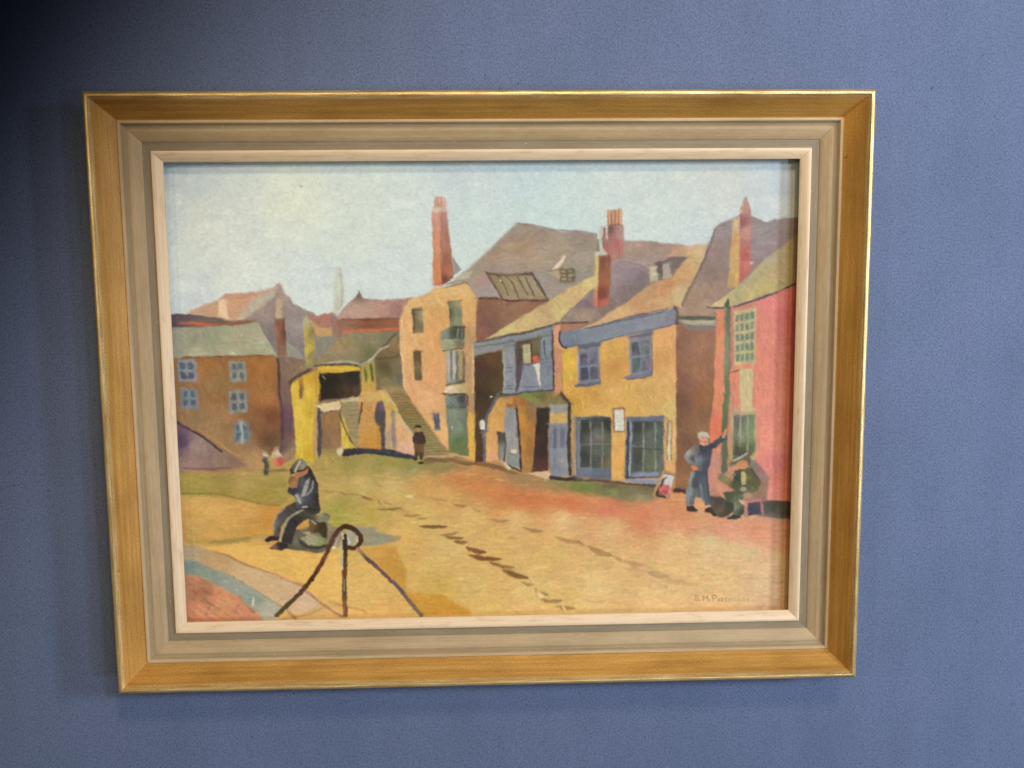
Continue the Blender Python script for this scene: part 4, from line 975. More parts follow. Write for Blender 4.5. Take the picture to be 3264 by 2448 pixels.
poly(tG(1215, 710, 1270, 700, 1275, 800, 1225, 810), (212, 208, 182), 'i', .05, 4)
blob(tG(1352, 428), 14, 9, (232, 214, 176), soft=2)
stroke(tG(1530, 1235, 1560, 1255), 26, (226, 206, 168), 'h', .1, 4)
poly(tH(930, 1315, 1150, 1290, 1430, 1290, 1490, 1350, 1530, 1420, 1300, 1440, 1130, 1435, 1030, 1400), [(tH(1020, 1340)[0], (116, 122, 46)), (tH(1200, 1350)[0], (104, 96, 44)), (tH(1400, 1350)[0], (134, 108, 58)), (tH(1150, 1410)[0], (128, 124, 60)), (tH(1450, 1400)[0], (126, 108, 62))], 'i', .14, 5)
# ---- ochre house
poly(tK(155, 395, 350, 370, 600, 320, 950, 240, 1490, 120, 1505, 600, 1500, 1659) + tM(570, 930, 560, 1140) + tL(1850, 1290, 1450, 1250, 860, 1215, 815, 700, 815, 330, 720, 190, 725, 0) + tK(160, 700),
     [(tK(200, 500)[0], (216, 178, 44)), (tK(190, 750)[0], (214, 172, 54)), (tK(290, 450)[0], (220, 166, 72)), (tK(270, 800)[0], (218, 160, 70)), (tK(750, 400)[0], (218, 164, 78)), (tK(780, 650)[0], (204, 148, 72)), (tK(500, 950)[0], (206, 156, 72)), (tK(800, 900)[0], (216, 166, 84)), (tK(1350, 300)[0], (220, 160, 92)), (tK(1330, 550)[0], (214, 154, 88)),
      (tK(1300, 800)[0], (218, 168, 90)), (tK(1150, 950)[0], (206, 160, 84)), (tK(600, 1130)[0], (220, 170, 84)), (tK(1000, 1100)[0], (216, 168, 80)), (tK(1450, 700)[0], (222, 168, 96)), (tK(1430, 1150)[0], (218, 182, 104)), (tL(1370, 900)[0], (224, 164, 82)), (tL(1360, 1150)[0], (226, 168, 80)), (tM(490, 870)[0], (224, 168, 100)), (tK(300, 1050)[0], (206, 156, 62)), (tK(1470, 1500)[0], (226, 176, 106))], 'b', .045, 5)
poly(tL(560, 340, 770, 320, 778, 430, 775, 1165, 570, 1175, 560, 700), [(tL(660, 370)[0], (130, 126, 118)), (tL(620, 700)[0], (112, 114, 138)), (tL(700, 1000)[0], (124, 124, 136)), (tL(640, 1100)[0], (112, 120, 138))], 'v', .08, 5)
poly(tL(568, 432, 770, 425, 768, 545, 568, 548), (206, 164, 88), 'i', .05, 4)
poly(tL(605, 610, 650, 610, 645, 840, 600, 850), (88, 92, 124), 'v', .1, 4, .9)
poly(tL(690, 605, 745, 605, 740, 830, 690, 840), (90, 94, 122), 'v', .1, 5, .8)
poly(tL(600, 900, 650, 900, 650, 1090, 605, 1090), (104, 108, 124), 'v', .1, 6, .6)
blob(tL(700, 1000), 8, 6, (220, 210, 190), soft=2)
stroke(tL(695, 190, 740, 260, 792, 320, 795, 480, 790, 800, 800, 1200), 40, (62, 52, 40), 'v', .15, 4)
stroke(tL(840, 470, 848, 800, 845, 1180), 32, (160, 130, 92), 'v', .08, 5)
stroke(tL(575, 1188, 700, 1200, 860, 1200), 46, (52, 46, 44), 'h', .2, 5)
# roof of the ochre house with its dormer
poly(tI(1290, 1650, 1480, 1570, 1700, 1430, 1840, 1340) + tJ(0, 1330, 290, 1110, 530, 1020, 640, 880, 740, 690, 810, 650, 945, 655, 920, 760, 860, 930, 780, 1080, 640, 1395, 560, 1390, 300, 1440, 0, 1510) + tI(1650, 1590, 1400, 1650),
     [(tI(1500, 1620)[0], (214, 172, 112)), (tJ(-100, 1440)[0], (216, 174, 114)), (tJ(150, 1330)[0], (202, 154, 104)), (tJ(400, 1200)[0], (204, 148, 94)), (tJ(400, 1350)[0], (208, 160, 110)), (tJ(600, 1250)[0], (208, 182, 128)), (tJ(620, 980)[0], (206, 158, 98)), (tJ(800, 850)[0], (204, 170, 112)), (tJ(860, 720)[0], (208, 176, 132)), (tJ(500, 1130)[0], (198, 138, 84)), (tJ(250, 1160)[0], (178, 144, 100))], 's', .06, 5)
poly(tJ(260, 950, 330, 890, 480, 810, 720, 805, 640, 890, 540, 1030, 500, 1060, 380, 1080, 280, 1110), [(tJ(400, 950)[0], (92, 76, 76)), (tJ(580, 880)[0], (104, 88, 82)), (tJ(480, 1050)[0], (140, 112, 88))], 'i', .10, 5)
poly(tJ(480, 800, 560, 695, 740, 685, 720, 760, 700, 810), (192, 152, 114), 's', .07, 5)
stroke(tJ(310, 890, 400, 850, 490, 800), 12, (76, 60, 56), 'h', .15, 4)
stroke(tJ(560, 700, 500, 790, 400, 850), 14, (186, 146, 118), 'd', .1, 4, .8)
poly(tJ(260, 930, 345, 912, 358, 1090, 270, 1102), [(tJ(300, 960)[0], (166, 154, 124)), (tJ(310, 1020)[0], (186, 176, 148)), (tJ(300, 1080)[0], (158, 146, 110))], 'v', .10, 4)
poly(tJ(413, 890, 500, 868, 515, 1045, 422, 1065), [(tJ(450, 920)[0], (150, 138, 124)), (tJ(470, 1020)[0], (164, 146, 120))], 'v', .10, 4)
blob(tJ(320, 1008), 10, 10, (224, 218, 200), soft=2)
# blue fascia
poly(tK(120, 215, 400, 175, 600, 125, 850, 60, 1150, 5, 1300, -35) + tJ(555, 1390, 575, 1590) + tK(1490, 120, 1230, 195, 900, 262, 620, 335, 330, 380, 200, 405, 150, 370),
     [(tK(220, 300)[0], (100, 116, 152)), (tK(500, 230)[0], (110, 126, 150)), (tK(900, 140)[0], (112, 124, 146)), (tK(1300, 50)[0], (120, 124, 142)), (tK(1430, 60)[0], (112, 110, 124))], 'h', .06, 5)
for p, w in ((tK(180, 398, 350, 370, 600, 325, 900, 250, 1230, 185, 1480, 122), 12), (tK(420, 175, 600, 140, 830, 85, 1200, 15, 1350, -30), 14), (tK(700, 110, 900, 45, 1150, 0), 10)):
    stroke(p, w, (70, 68, 96), 'h', .2, 4, .8)
stroke(tK(135, 215, 118, 300, 160, 385, 200, 400), 30, (62, 48, 50), 'v', .15, 4)
stroke(tJ(555, 1395, 590, 1460, 575, 1590), 40, (88, 70, 70), 'v', .15, 5)
# upper windows
poly(tK(325, 375, 610, 330, 605, 395, 350, 412), (80, 94, 116), 'h', .10, 5)
panes(tK(345, 425, 592, 392, 600, 800, 350, 825), (108, 114, 136), [(tK(400, 480)[0], (84, 86, 100)), (tK(520, 480)[0], (104, 100, 122)), (tK(420, 700)[0], (72, 70, 92)), (tK(540, 700)[0], (90, 84, 112))], 2, 2, .10, .07, .25)
stroke(tK(335, 405, 345, 600, 350, 820), 16, (128, 136, 138), 'v', .1, 4, .8)
stroke(tK(320, 845, 450, 835, 590, 815), 40, [(tK(350, 840)[0], (76, 88, 112)), (tK(560, 820)[0], (88, 92, 128))], 'h', .12, 4)
stroke(tK(345, 420, 600, 375), 10, (62, 66, 92), 'h', .15, 3)
poly(tK(925, 265, 1225, 200, 1230, 245, 1200, 265, 940, 300), (86, 94, 124), 'h', .10, 5)
panes(tK(945, 300, 1200, 255, 1212, 700, 950, 735), (110, 116, 132), [(tK(1020, 380)[0], (78, 84, 84)), (tK(1140, 380)[0], (96, 98, 112)), (tK(1040, 600)[0], (84, 92, 92)), (tK(1150, 600)[0], (108, 102, 120))], 2, 2, .10, .07, .25)
stroke(tK(935, 300, 945, 500, 950, 700), 14, (126, 132, 130), 'v', .1, 4, .7)
stroke(tK(925, 752, 1060, 735, 1200, 700), 40, (108, 110, 142), 'h', .10, 4)
stroke(tK(925, 770, 1100, 755, 1205, 715), 14, (58, 54, 90), 'h', .12, 4)
stroke(tK(1200, 250, 1212, 500, 1210, 700), 10, (74, 70, 104), 'v', .12, 4, .8)
stroke(tK(592, 600, 598, 800), 10, (78, 66, 104), 'v', .12, 4, .8)
# shop windows
poly(tL(862, 470, 1285, 470, 1285, 1210, 870, 1195), [(tL(900, 500)[0], (76, 94, 112)), (tL(1250, 495)[0], (66, 80, 84)), (tL(890, 900)[0], (84, 106, 124)), (tL(1100, 1150)[0], (88, 104, 132))], 'v', .10, 5)
GL1 = [(tL(980, 600)[0], (52, 52, 44)), (tL(1130, 700)[0], (96, 98, 86)), (tL(1230, 800)[0], (84, 84, 64)), (tL(1000, 950)[0], (56, 56, 50)), (tL(1220, 1030)[0], (100, 94, 56)), (tL(1100, 1000)[0], (70, 76, 74)), (tL(1250, 560)[0], (46, 46, 34)), (tL(1130, 900)[0], (84, 88, 78))]
poly(tL(920, 525, 1280, 515, 1285, 1075, 920, 1080), GL1, 'i', .16, 5)
for x0, x1 in ((1040, 1045), (1180, 1182)):
    stroke(tL(x0, 545, x1, 760, x1, 1075), 14, (120, 124, 110), 'v', .15, 4, .75)
stroke(tL(925, 798, 1100, 795, 1280, 790), 14, (108, 112, 100), 'h', .15, 4, .7)
stroke(tL(905, 540, 905, 800, 910, 1130), 18, (116, 132, 142), 'v', .12, 4, .7)
stroke(tL(920, 520, 1280, 500), 14, (44, 50, 48), 'h', .15, 4, .8)
poly(tL(915, 1085, 1280, 1080, 1285, 1205, 880, 1190), [(tL(1000, 1110)[0], (100, 114, 140)), (tL(1100, 1180)[0], (84, 98, 124))], 'h', .10, 5)
poly(tL(1460, 470, 1905, 470, 1905, 1130, 1845, 1190, 1440, 1190, 1450, 800), [(tL(1700, 500)[0], (86, 104, 140)), (tL(1470, 700)[0], (72, 92, 122)), (tL(1900, 900)[0], (90, 90, 84))], 'v', .08, 5)
GL2 = [(tL(1600, 600)[0], (58, 58, 50)), (tL(1740, 700)[0], (88, 96, 84)), (tL(1850, 700)[0], (76, 90, 78)), (tL(1600, 950)[0], (64, 70, 60)), (tL(1760, 1000)[0], (88, 98, 68)), (tL(1860, 1000)[0], (88, 98, 88)), (tL(1680, 560)[0], (60, 64, 60))]
poly(tL(1540, 530, 1895, 525, 1885, 1125, 1530, 1125), GL2, 'i', .14, 5)
for x0, x1 in ((1660, 1665), (1800, 1805)):
    stroke(tL(x0, 550, x1, 760, x1, 1110), 14, (128, 134, 116), 'v', .15, 4, .75)
stroke(tL(1540, 828, 1700, 835, 1885, 830), 12, (116, 124, 108), 'h', .15, 4, .7)
stroke(tL(1540, 845, 1700, 850, 1885, 848), 10, (40, 44, 40), 'h', .15, 4, .7)
stroke(tL(1485, 540, 1480, 800, 1475, 1180), 26, (44, 54, 70), 'v', .12, 4)
stroke(tL(1515, 550, 1510, 800, 1500, 1160), 18, (132, 150, 160), 'v', .12, 4)
poly(tL(1530, 1130, 1845, 1120, 1845, 1190, 1520, 1180), (112, 128, 166), 'h', .08, 4)
stroke(tL(1450, 1190, 1650, 1190, 1840, 1185), 16, (52, 54, 74), 'h', .15, 4)
poly(tL(1400, 1215, 1500, 1200, 1845, 1210, 1820, 1275, 1500, 1235), (118, 134, 182), 'h', .08, 4)
stroke(tL(860, 1215, 1100, 1222, 1280, 1235, 1500, 1260, 1830, 1290), 36, (54, 46, 56), 'h', .2, 6, .9)
# framed notice and narrow sign
poly(tL(1302, 362, 1448, 362, 1445, 658, 1300, 655), [(tL(1310, 500)[0], (136, 82, 46)), (tL(1440, 450)[0], (140, 84, 44)), (tL(1380, 645)[0], (142, 108, 70))], 'v', .10, 4)
poly(tL(1322, 392, 1430, 386, 1430, 632, 1324, 632), (208, 204, 184), 'i', .04, 4)
for y in (410, 455, 475, 500, 525, 560, 580, 610):
    stroke(tL(1345, y, 1380, y + 4, 1410, y - 2), 9, (160, 160, 146), 'h', .2, 4, .6)
poly(tL(1928, 520, 2002, 520, 2000, 988, 1930, 985), [(tL(1940, 700)[0], (154, 112, 70)), (tL(1990, 700)[0], (146, 104, 62))], 'v', .12, 4)
stroke(tL(1968, 560, 1968, 760, 1966, 975), 30, (202, 194, 158), 'v', .08, 4)
stroke(tL(1915, 500, 1912, 800, 1905, 1110), 14, (196, 132, 88), 'v', .08, 5, .7)
# A-board
poly(tM(405, 915, 575, 940, 540, 1130, 495, 1265, 290, 1225, 350, 1080), [(tM(480, 930)[0], (182, 142, 84)), (tM(330, 1150)[0], (186, 140, 86)), (tM(520, 1150)[0], (184, 124, 76))], 'd', .06, 4)
poly(tM(425, 965, 548, 972, 510, 1120, 490, 1230, 345, 1205, 375, 1090), [(tM(480, 1000)[0], (196, 188, 188)), (tM(430, 990)[0], (214, 206, 194)), (tM(360, 1170)[0], (96, 78, 56))], 'd', .08, 4)
poly(tM(465, 1000, 430, 1040, 420, 1110, 345, 1210, 330, 1190, 390, 1080, 420, 1010), (60, 44, 34), 'd', .2, 4)
poly(tM(380, 1105, 430, 1085, 490, 1090, 505, 1140, 470, 1215, 400, 1200, 365, 1160), (198, 74, 74), 'i', .15, 5)
stroke(tM(425, 1160, 460, 1185), 14, (96, 30, 34), soft=3)
stroke(tM(345, 1215, 440, 1235), 26, (34, 30, 30), 'h', .1, 4)
stroke(tM(425, 960, 550, 975), 10, (44, 34, 56), 'h', .1, 3)
# ---- brown flank of the ochre house
poly(tK(1492, 150, 1960, 130, 1955, 500, 1930, 900, 1890, 1480) + tM(960, 590, 700, 1150, 545, 1150, 568, 930, 575, 300), [(tK(1560, 300)[0], (130, 84, 60)), (tK(1750, 350)[0], (150, 98, 68)), (tK(1560, 800)[0], (128, 82, 58)), (tK(1800, 700)[0], (154, 100, 62)), (tK(1560, 1050)[0], (112, 70, 50)), (tK(1800, 1000)[0], (146, 92, 48)), (tK(1600, 1500)[0], (118, 78, 54)), (tM(850, 400)[0], (134, 92, 56)), (tM(620, 800)[0], (134, 84, 48)), (tM(600, 1080)[0], (144, 98, 56))], 'b', .08, 5)
poly(tK(1500, 10, 1970, 15, 1960, 80, 1520, 75), (84, 84, 62), 'h', .12, 5)
poly(tK(1530, 78, 1960, 75, 1955, 135, 1580, 125), (150, 146, 112), 'h', .08, 5)
poly(tK(1560, 128, 1958, 135, 1955, 205, 1640, 195), (116, 104, 96), 'h', .10, 5)
stroke(tM(560, 1155, 640, 1160, 700, 1175), 60, (70, 50, 42), 'h', .2, 6)
stroke(tM(530, 1260, 680, 1275), 12, (226, 178, 134), 'h', .1, 5, .7)
# ---- big purple roof and red chimney
poly(tJ(970, 640, 1030, 470, 1100, 410, 1240, 360, 1330, 300, 1450, 325, 1560, 370, 1630, 405, 1720, 370, 1800, 350, 2150, 335, 2150, 480, 1930, 620, 1600, 860, 1310, 1130, 1180, 1240, 960, 1390, 1050, 1430, 1040, 1500, 605, 1500, 590, 1420, 640, 1390, 780, 1080, 880, 850),
     [(tJ(1100, 480)[0], (134, 118, 116)), (tJ(1100, 750)[0], (132, 106, 98)), (tJ(1000, 1000)[0], (130, 102, 90)), (tJ(950, 1250)[0], (148, 116, 94)), (tJ(750, 1440)[0], (152, 118, 92)), (tJ(1600, 500)[0], (132, 118, 118)), (tJ(1550, 750)[0], (130, 112, 116)), (tJ(1800, 600)[0], (132, 112, 110)), (tJ(950, 1440)[0], (160, 126, 98)), (tJ(1500, 950)[0], (134, 104, 94))], 'b', .07, 6)
stroke(tJ(1030, 480, 960, 680, 900, 850, 780, 1080, 640, 1380), 26, (102, 84, 78), 'd', .15, 6, .8)
stroke(tJ(1470, 340, 1560, 380, 1640, 405, 1750, 365), 14, (104, 92, 92), 'h', .2, 6, .6)
poly(tJ(1240, 375, 1330, 320, 1325, 1100, 1300, 1160, 1180, 1170, 1210, 700), [(tJ(1280, 420)[0], (210, 176, 134)), (tJ(1260, 600)[0], (206, 160, 92)), (tJ(1250, 900)[0], (208, 166, 100)), (tJ(1220, 1120)[0], (184, 152, 98)), (tJ(1290, 1080)[0], (212, 166, 82))], 'v', .05, 5)
poly(tJ(1320, 260, 1370, 120, 1400, 95, 1420, 160, 1450, 260, 1452, 960, 1310, 1120), [(tJ(1390, 130)[0], (150, 132, 112)), (tJ(1380, 220)[0], (186, 120, 104)), (tJ(1350, 400)[0], (140, 76, 76)), (tJ(1420, 500)[0], (182, 110, 100)), (tJ(1360, 800)[0], (176, 78, 68)), (tJ(1420, 900)[0], (190, 90, 76)), (tJ(1350, 1050)[0], (178, 76, 60))], 'v', .07, 5)
blob(tJ(1455, 870), 24, 18, (212, 168, 156), soft=4)
poly(tJ(1930, 590, 2150, 450, 2150, 1010, 1930, 1125, 1830, 1180, 1500, 1290, 1300, 1375, 1150, 1405, 960, 1395, 1170, 1250, 1330, 1120, 1600, 850, 1750, 730), [(tJ(1650, 850)[0], (170, 158, 116)), (tJ(1750, 950)[0], (188, 160, 106)), (tJ(1400, 1100)[0], (166, 152, 108)), (tJ(1300, 1250)[0], (176, 162, 108)), (tJ(1100, 1350)[0], (208, 186, 128)), (tJ(1600, 1200)[0], (190, 166, 96)), (tJ(1850, 800)[0], (180, 158, 110)), (tJ(1450, 1250)[0], (196, 178, 112))], 'd', .06, 5)
# ---- pink house
poly(tJ(1045, 1415, 1200, 1400, 1500, 1310, 1930, 1140, 2150, 1030, 2150, 1659) + tM(2150, 300, 2150, 1310, 1640, 1280, 1110, 1225, 940, 1210, 920, 1000, 1010, 620, 960, 580, 985, 300) + tK(1930, 1000, 1965, 300),
     [(tJ(1090, 1600)[0], (222, 126, 84)), (tJ(1750, 1350)[0], (224, 100, 90)), (tJ(1650, 1600)[0], (218, 112, 90)), (tJ(1830, 1500)[0], (212, 84, 86)), (tK(1990, 400)[0], (226, 140, 96)), (tK(1970, 1000)[0], (226, 132, 86)), (tK(1960, 1350)[0], (220, 102, 62)), (tM(1040, 480)[0], (218, 104, 64)), (tM(1650, 200)[0], (224, 122, 98)), (tM(1700, 600)[0], (228, 130, 106)), (tM(1720, 1000)[0], (222, 112, 90)),
      (tM(1730, 1200)[0], (228, 120, 104)), (tM(1250, 50)[0], (214, 124, 92)), (tM(1000, 850)[0], (186, 116, 96)), (tM(1080, 1100)[0], (206, 130, 98)), (tM(960, 1150)[0], (174, 108, 90)), (tJ(1350, 1400)[0], (196, 104, 84)), (tM(1790, 800)[0], (206, 92, 92))], 'v', .04, 5)
stroke(tJ(950, 1400, 1150, 1408, 1300, 1375, 1450, 1330, 1600, 1285, 1880, 1165, 2100, 1060), 26, (84, 68, 92), 'h', .15, 4)
stroke(tJ(1650, 1230, 1780, 1190, 1880, 1140), 10, (204, 176, 84), 'h', .1, 4, .7)
stroke([(2337, 985), (2334, 1080), (2328, 1170)], 60, (170, 96, 92), 'v', .08, 7, .8)
stroke([(2322, 1190), (2340, 1184), (2362, 1178)], 13, (92, 52, 62), 'h', .1, 4)
stroke([(2332, 1250), (2330, 1400), (2328, 1500)], 40, (182, 124, 92), 'v', .08, 6, .7)
panes([(2338, 993), (2410, 980), (2407, 1158), (2343, 1166)], (196, 180, 120), (98, 116, 96), 4, 5, .07, .055, .15)
poly([(2356, 1176), (2401, 1173), (2398, 1312), (2361, 1314)], (204, 184, 130), 'v', .04, 5)
stroke([(2404, 1180), (2401, 1300)], 12, (176, 116, 86), 'v', .1, 4, .6)
poly(tM(1225, 180, 1330, 225, 1450, 225, 1505, 215, 1520, 700, 1500, 900, 1220, 860, 1225, 500), [(tM(1250, 230)[0], (168, 140, 110)), (tM(1480, 240)[0], (150, 148, 100)), (tM(1510, 500)[0], (176, 172, 98))], 'v', .07, 5)
poly(tM(1245, 275, 1495, 265, 1500, 700, 1450, 760, 1240, 740), [(tM(1280, 350)[0], (92, 96, 84)), (tM(1370, 500)[0], (108, 118, 84)), (tM(1460, 450)[0], (104, 122, 76)), (tM(1300, 700)[0], (78, 74, 54)), (tM(1450, 680)[0], (92, 94, 62))], 'v', .12, 5)
for x in (1330, 1415):
    stroke(tM(x, 285, x, 500, x - 5, 700), 13, (150, 156, 116), 'v', .12, 4, .8)
stroke(tM(1240, 280, 1240, 500), 12, (176, 168, 128), 'v', .12, 4, .8)
stroke(tM(1225, 420, 1200, 620, 1190, 850), 46, [(tM(1200, 450)[0], (176, 132, 100)), (tM(1190, 800)[0], (178, 124, 80))], 'v', .08, 6)
# dark plinths
poly(tM(950, 1205, 1110, 1225, 1180, 1300, 1180, 1470, 1080, 1470, 980, 1400), [(tM(1050, 1300)[0], (78, 66, 56)), (tM(1100, 1420)[0], (96, 80, 62))], 'i', .18, 7)
poly(tM(1620, 1265, 2150, 1300, 2150, 1510, 1800, 1490, 1500, 1440, 1380, 1460, 1400, 1300), [(tM(1700, 1350)[0], (74, 68, 58)), (tM(1700, 1460)[0], (98, 94, 82)), (tM(1480, 1380)[0], (66, 60, 78)), (tM(2000, 1400)[0], (84, 76, 64))], 'i', .18, 6)
stroke(tM(1560, 1450, 1700, 1475, 1860, 1490, 2100, 1495), 22, (118, 112, 100), 'h', .2, 8, .6)
# green lamp post
stroke([(2318, 975), (2318, 1100), (2315, 1250), (2311, 1370), (2309, 1500)], 72, [((2318, 1000), (96, 98, 74)), ((2318, 1120), (112, 120, 78)), ((2315, 1250), (88, 108, 62)), ((2311, 1350), (76, 96, 60)), ((2309, 1480), (84, 92, 72))], 'v', .08, 5)
stroke([(2326, 985), (2326, 1100), (2323, 1250)], 16, (92, 76, 64), 'v', .1, 4, .7)
stroke([(2310, 985), (2311, 1100), (2308, 1250)], 10, (172, 150, 96), 'v', .1, 4, .7)
poly(tJ(1172, 1285, 1205, 1350, 1205, 1400, 1190, 1460, 1160, 1460, 1142, 1380), (58, 82, 54), 'v', .12, 5)
stroke(tJ(1175, 1440, 1178, 1560), 46, (96, 98, 66), 'v', .1, 4)

dabs(17000, 5, 5, 11, 2.1, .6, .085)
dabs(16000, 9, 4, 10, 1.0, .5, .17, True)
for x, c in ((1612, 0), (1632, 1), (1655, 0), (1675, 1), (1697, 0), (1718, 1), (1742, 0), (1765, 1)):
    stroke(tI(x, 262 - (x - 1610) * .12, x, 430), 15, (214, 160, 116) if c else (150, 92, 62), 'v', .1, 3, .8)
stroke(tI(1612, 440, 1700, 430, 1795, 440), 12, (120, 72, 60), 'h', .1, 3, .7)
for x in (690, 725, 760, 795):
    stroke(tF(x, 478, x, 588), 13, (170, 112, 90), 'v', .1, 3, .7)
stroke(tF(752, 660, 757, 1000, 768, 1490), 9, (122, 70, 56), 'v', .1, 3, .6)
stroke(tI(1512, 800, 1508, 1100, 1503, 1400), 9, (92, 52, 38), 'v', .1, 3, .7)
stroke(tI(560, 412, 800, 440, 1000, 487, 1300, 505, 1480, 535), 9, (110, 88, 78), 'h', .2, 4, .6)
stroke(tH(545, 668, 760, 535, 1000, 385, 1290, 220, 1500, 95), 8, (128, 98, 70), 'd', .15, 4, .6)
stroke(tH(1400, 475, 1490, 372, 1600, 272, 1780, 92), 8, (124, 98, 84), 'd', .15, 4, .6)
stroke(tB(1090, 475, 1200, 640, 1335, 865), 8, (170, 166, 130), 'd', .15, 4, .6)
# ---- boy in front of the steps
poly(tG(430, 860, 470, 830, 540, 830, 565, 890, 588, 945, 560, 1000, 500, 985, 440, 990, 418, 930), (72, 46, 42), 'v', .2, 4)
poly(tG(436, 965, 500, 985, 570, 970, 560, 1100, 545, 1170, 510, 1165, 500, 1090, 480, 1165, 455, 1150), [(tG(470, 1050)[0], (104, 74, 40)), (tG(540, 1050)[0], (122, 84, 42)), (tG(500, 1100)[0], (58, 42, 30))], 'v', .15, 4)
blob(tG(490, 808), 28, 26, (158, 120, 74), soft=4)
poly(tG(438, 790, 460, 750, 500, 742, 528, 770, 528, 795, 480, 785), (54, 40, 26), 'i', .15, 4)
blob(tG(462, 1152), 26, 20, (62, 46, 34), soft=4)
blob(tG(525, 1200), 34, 18, (52, 38, 30), soft=4)

# ---- standing sailor
poly(tM(790, 915, 940, 905, 950, 1080, 975, 1320, 910, 1330, 870, 1240, 800, 1230, 785, 1325, 690, 1325, 690, 1190, 735, 1000), [(tM(740, 1150)[0], (104, 116, 118)), (tM(800, 1100)[0], (72, 66, 72)), (tM(900, 1050)[0], (74, 86, 98)), (tM(900, 1250)[0], (74, 90, 96)), (tM(860, 950)[0], (66, 76, 92))], 'v', .14, 5)
stroke(tM(770, 950, 725, 1100, 705, 1300), 40, (116, 128, 130), 'v', .15, 6, .8)
stroke(tM(930, 930, 945, 1100, 955, 1280), 18, (54, 66, 78), 'v', .15, 5, .9)
stroke(tM(860, 1080, 890, 1290), 24, (106, 120, 122), 'v', .15, 6, .7)
poly(tM(820, 625, 850, 610, 950, 610, 1010, 620, 1000, 700, 965, 860, 940, 925, 830, 925, 780, 870, 800, 700), [(tM(900, 700)[0], (58, 60, 78)), (tM(920, 850)[0], (64, 72, 88)), (tM(830, 800)[0], (104, 112, 118)), (tM(850, 650)[0], (52, 50, 52))], 'v', .14, 5)
poly(tM(775, 630, 840, 620, 850, 700, 790, 760, 800, 850, 780, 880, 730, 860, 660, 760, 700, 700), [(tM(720, 720)[0], (136, 138, 128)), (tM(760, 780)[0], (72, 68, 64)), (tM(820, 680)[0], (96, 92, 84)), (tM(700, 790)[0], (118, 124, 120))], 'd', .16, 5)
stroke(tM(950, 650, 1020, 620, 1080, 575, 1140, 530), 76, [(tM(970, 650)[0], (60, 62, 80)), (tM(1100, 570)[0], (64, 72, 84))], 'd', .14, 5, 1, .25)
stroke(tM(1130, 520, 1150, 480, 1160, 450), 34, (206, 128, 86), 'v', .1, 5)
blob(tM(1130, 530), 22, 12, (150, 130, 100), soft=4)
poly(tM(745, 875, 790, 865, 830, 885, 825, 915, 770, 922), (206, 124, 72), 'i', .08, 4)
poly(tM(835, 545, 900, 530, 955, 545, 945, 620, 900, 632, 850, 615), [(tM(870, 570)[0], (196, 124, 96)), (tM(920, 580)[0], (212, 146, 110)), (tM(880, 610)[0], (216, 156, 112))], 'i', .10, 5)
poly(tM(822, 490, 870, 465, 940, 475, 970, 520, 965, 545, 900, 525, 835, 548), (172, 160, 138), 'i', .07, 5)
stroke(tM(845, 580, 870, 578), 8, (120, 70, 60), soft=3)
stroke(tM(905, 585, 925, 585), 8, (130, 80, 64), soft=3)
stroke(tM(955, 550, 958, 600), 16, (132, 96, 76), soft=4)
poly(tM(692, 1335, 770, 1325, 800, 1360, 835, 1385, 800, 1405, 700, 1395), (58, 42, 38), 'i', .15, 4)
poly(tM(905, 1370, 960, 1345, 1000, 1380, 1060, 1450, 1020, 1465, 960, 1420, 900, 1410), (60, 44, 40), 'i', .15, 4)

# ---- seated man in green
poly(tM(1420, 790, 1510, 800, 1580, 880, 1665, 1000, 1655, 1100, 1640, 1275, 1400, 1290, 1300, 1200), [(tM(1500, 880)[0], (112, 94, 92)), (tM(1600, 1000)[0], (132, 100, 94)), (tM(1570, 1150)[0], (128, 102, 72)), (tM(1450, 1250)[0], (128, 102, 78))], 'i', .14, 10, .9)
poly(tM(1225, 800, 1300, 640, 1420, 700, 1450, 780, 1440, 860, 1290, 850, 1200, 870), [(tM(1260, 820)[0], (74, 64, 48)), (tM(1350, 700)[0], (76, 74, 54)), (tM(1420, 800)[0], (92, 76, 56))], 'i', .16, 10, .85)
stroke(tM(1570, 1265, 1400, 1275), 34, (176, 90, 92), 'h', .15, 5)
stroke(tM(1400, 1290, 1405, 1460), 28, (186, 110, 96), 'v', .15, 5)
stroke(tM(1580, 1290, 1595, 1440), 28, (160, 96, 96), 'v', .15, 6)
poly(tM(1120, 1180, 1250, 1160, 1340, 1150, 1420, 1190, 1350, 1260, 1340, 1300, 1385, 1340, 1370, 1430, 1290, 1480, 1230, 1470, 1250, 1380, 1180, 1420, 1140, 1440, 1110, 1350, 1150, 1270), [(tM(1200, 1220)[0], (74, 80, 48)), (tM(1180, 1350)[0], (66, 66, 48)), (tM(1330, 1250)[0], (88, 96, 70)), (tM(1280, 1350)[0], (118, 120, 82)), (tM(1330, 1400)[0], (52, 54, 44)), (tM(1150, 1400)[0], (80, 76, 58))], 'v', .18, 6)
poly(tM(1150, 1290, 1250, 1300, 1260, 1400, 1200, 1440, 1140, 1420), (66, 62, 46), 'i', .15, 6)
poly(tM(1260, 920, 1330, 900, 1400, 890, 1470, 895, 1520, 970, 1565, 1050, 1540, 1150, 1440, 1200, 1300, 1190, 1230, 1120, 1240, 1000), [(tM(1300, 1000)[0], (54, 66, 54)), (tM(1440, 980)[0], (96, 98, 50)), (tM(1500, 1050)[0], (88, 88, 44)), (tM(1450, 1130)[0], (92, 94, 54)), (tM(1280, 1100)[0], (70, 72, 46)), (tM(1500, 930)[0], (66, 62, 44))], 'd', .22, 6)
poly(tM(1340, 935, 1380, 930, 1395, 1000, 1385, 1080, 1350, 1095, 1335, 1050), (186, 168, 106), 'v', .10, 5)
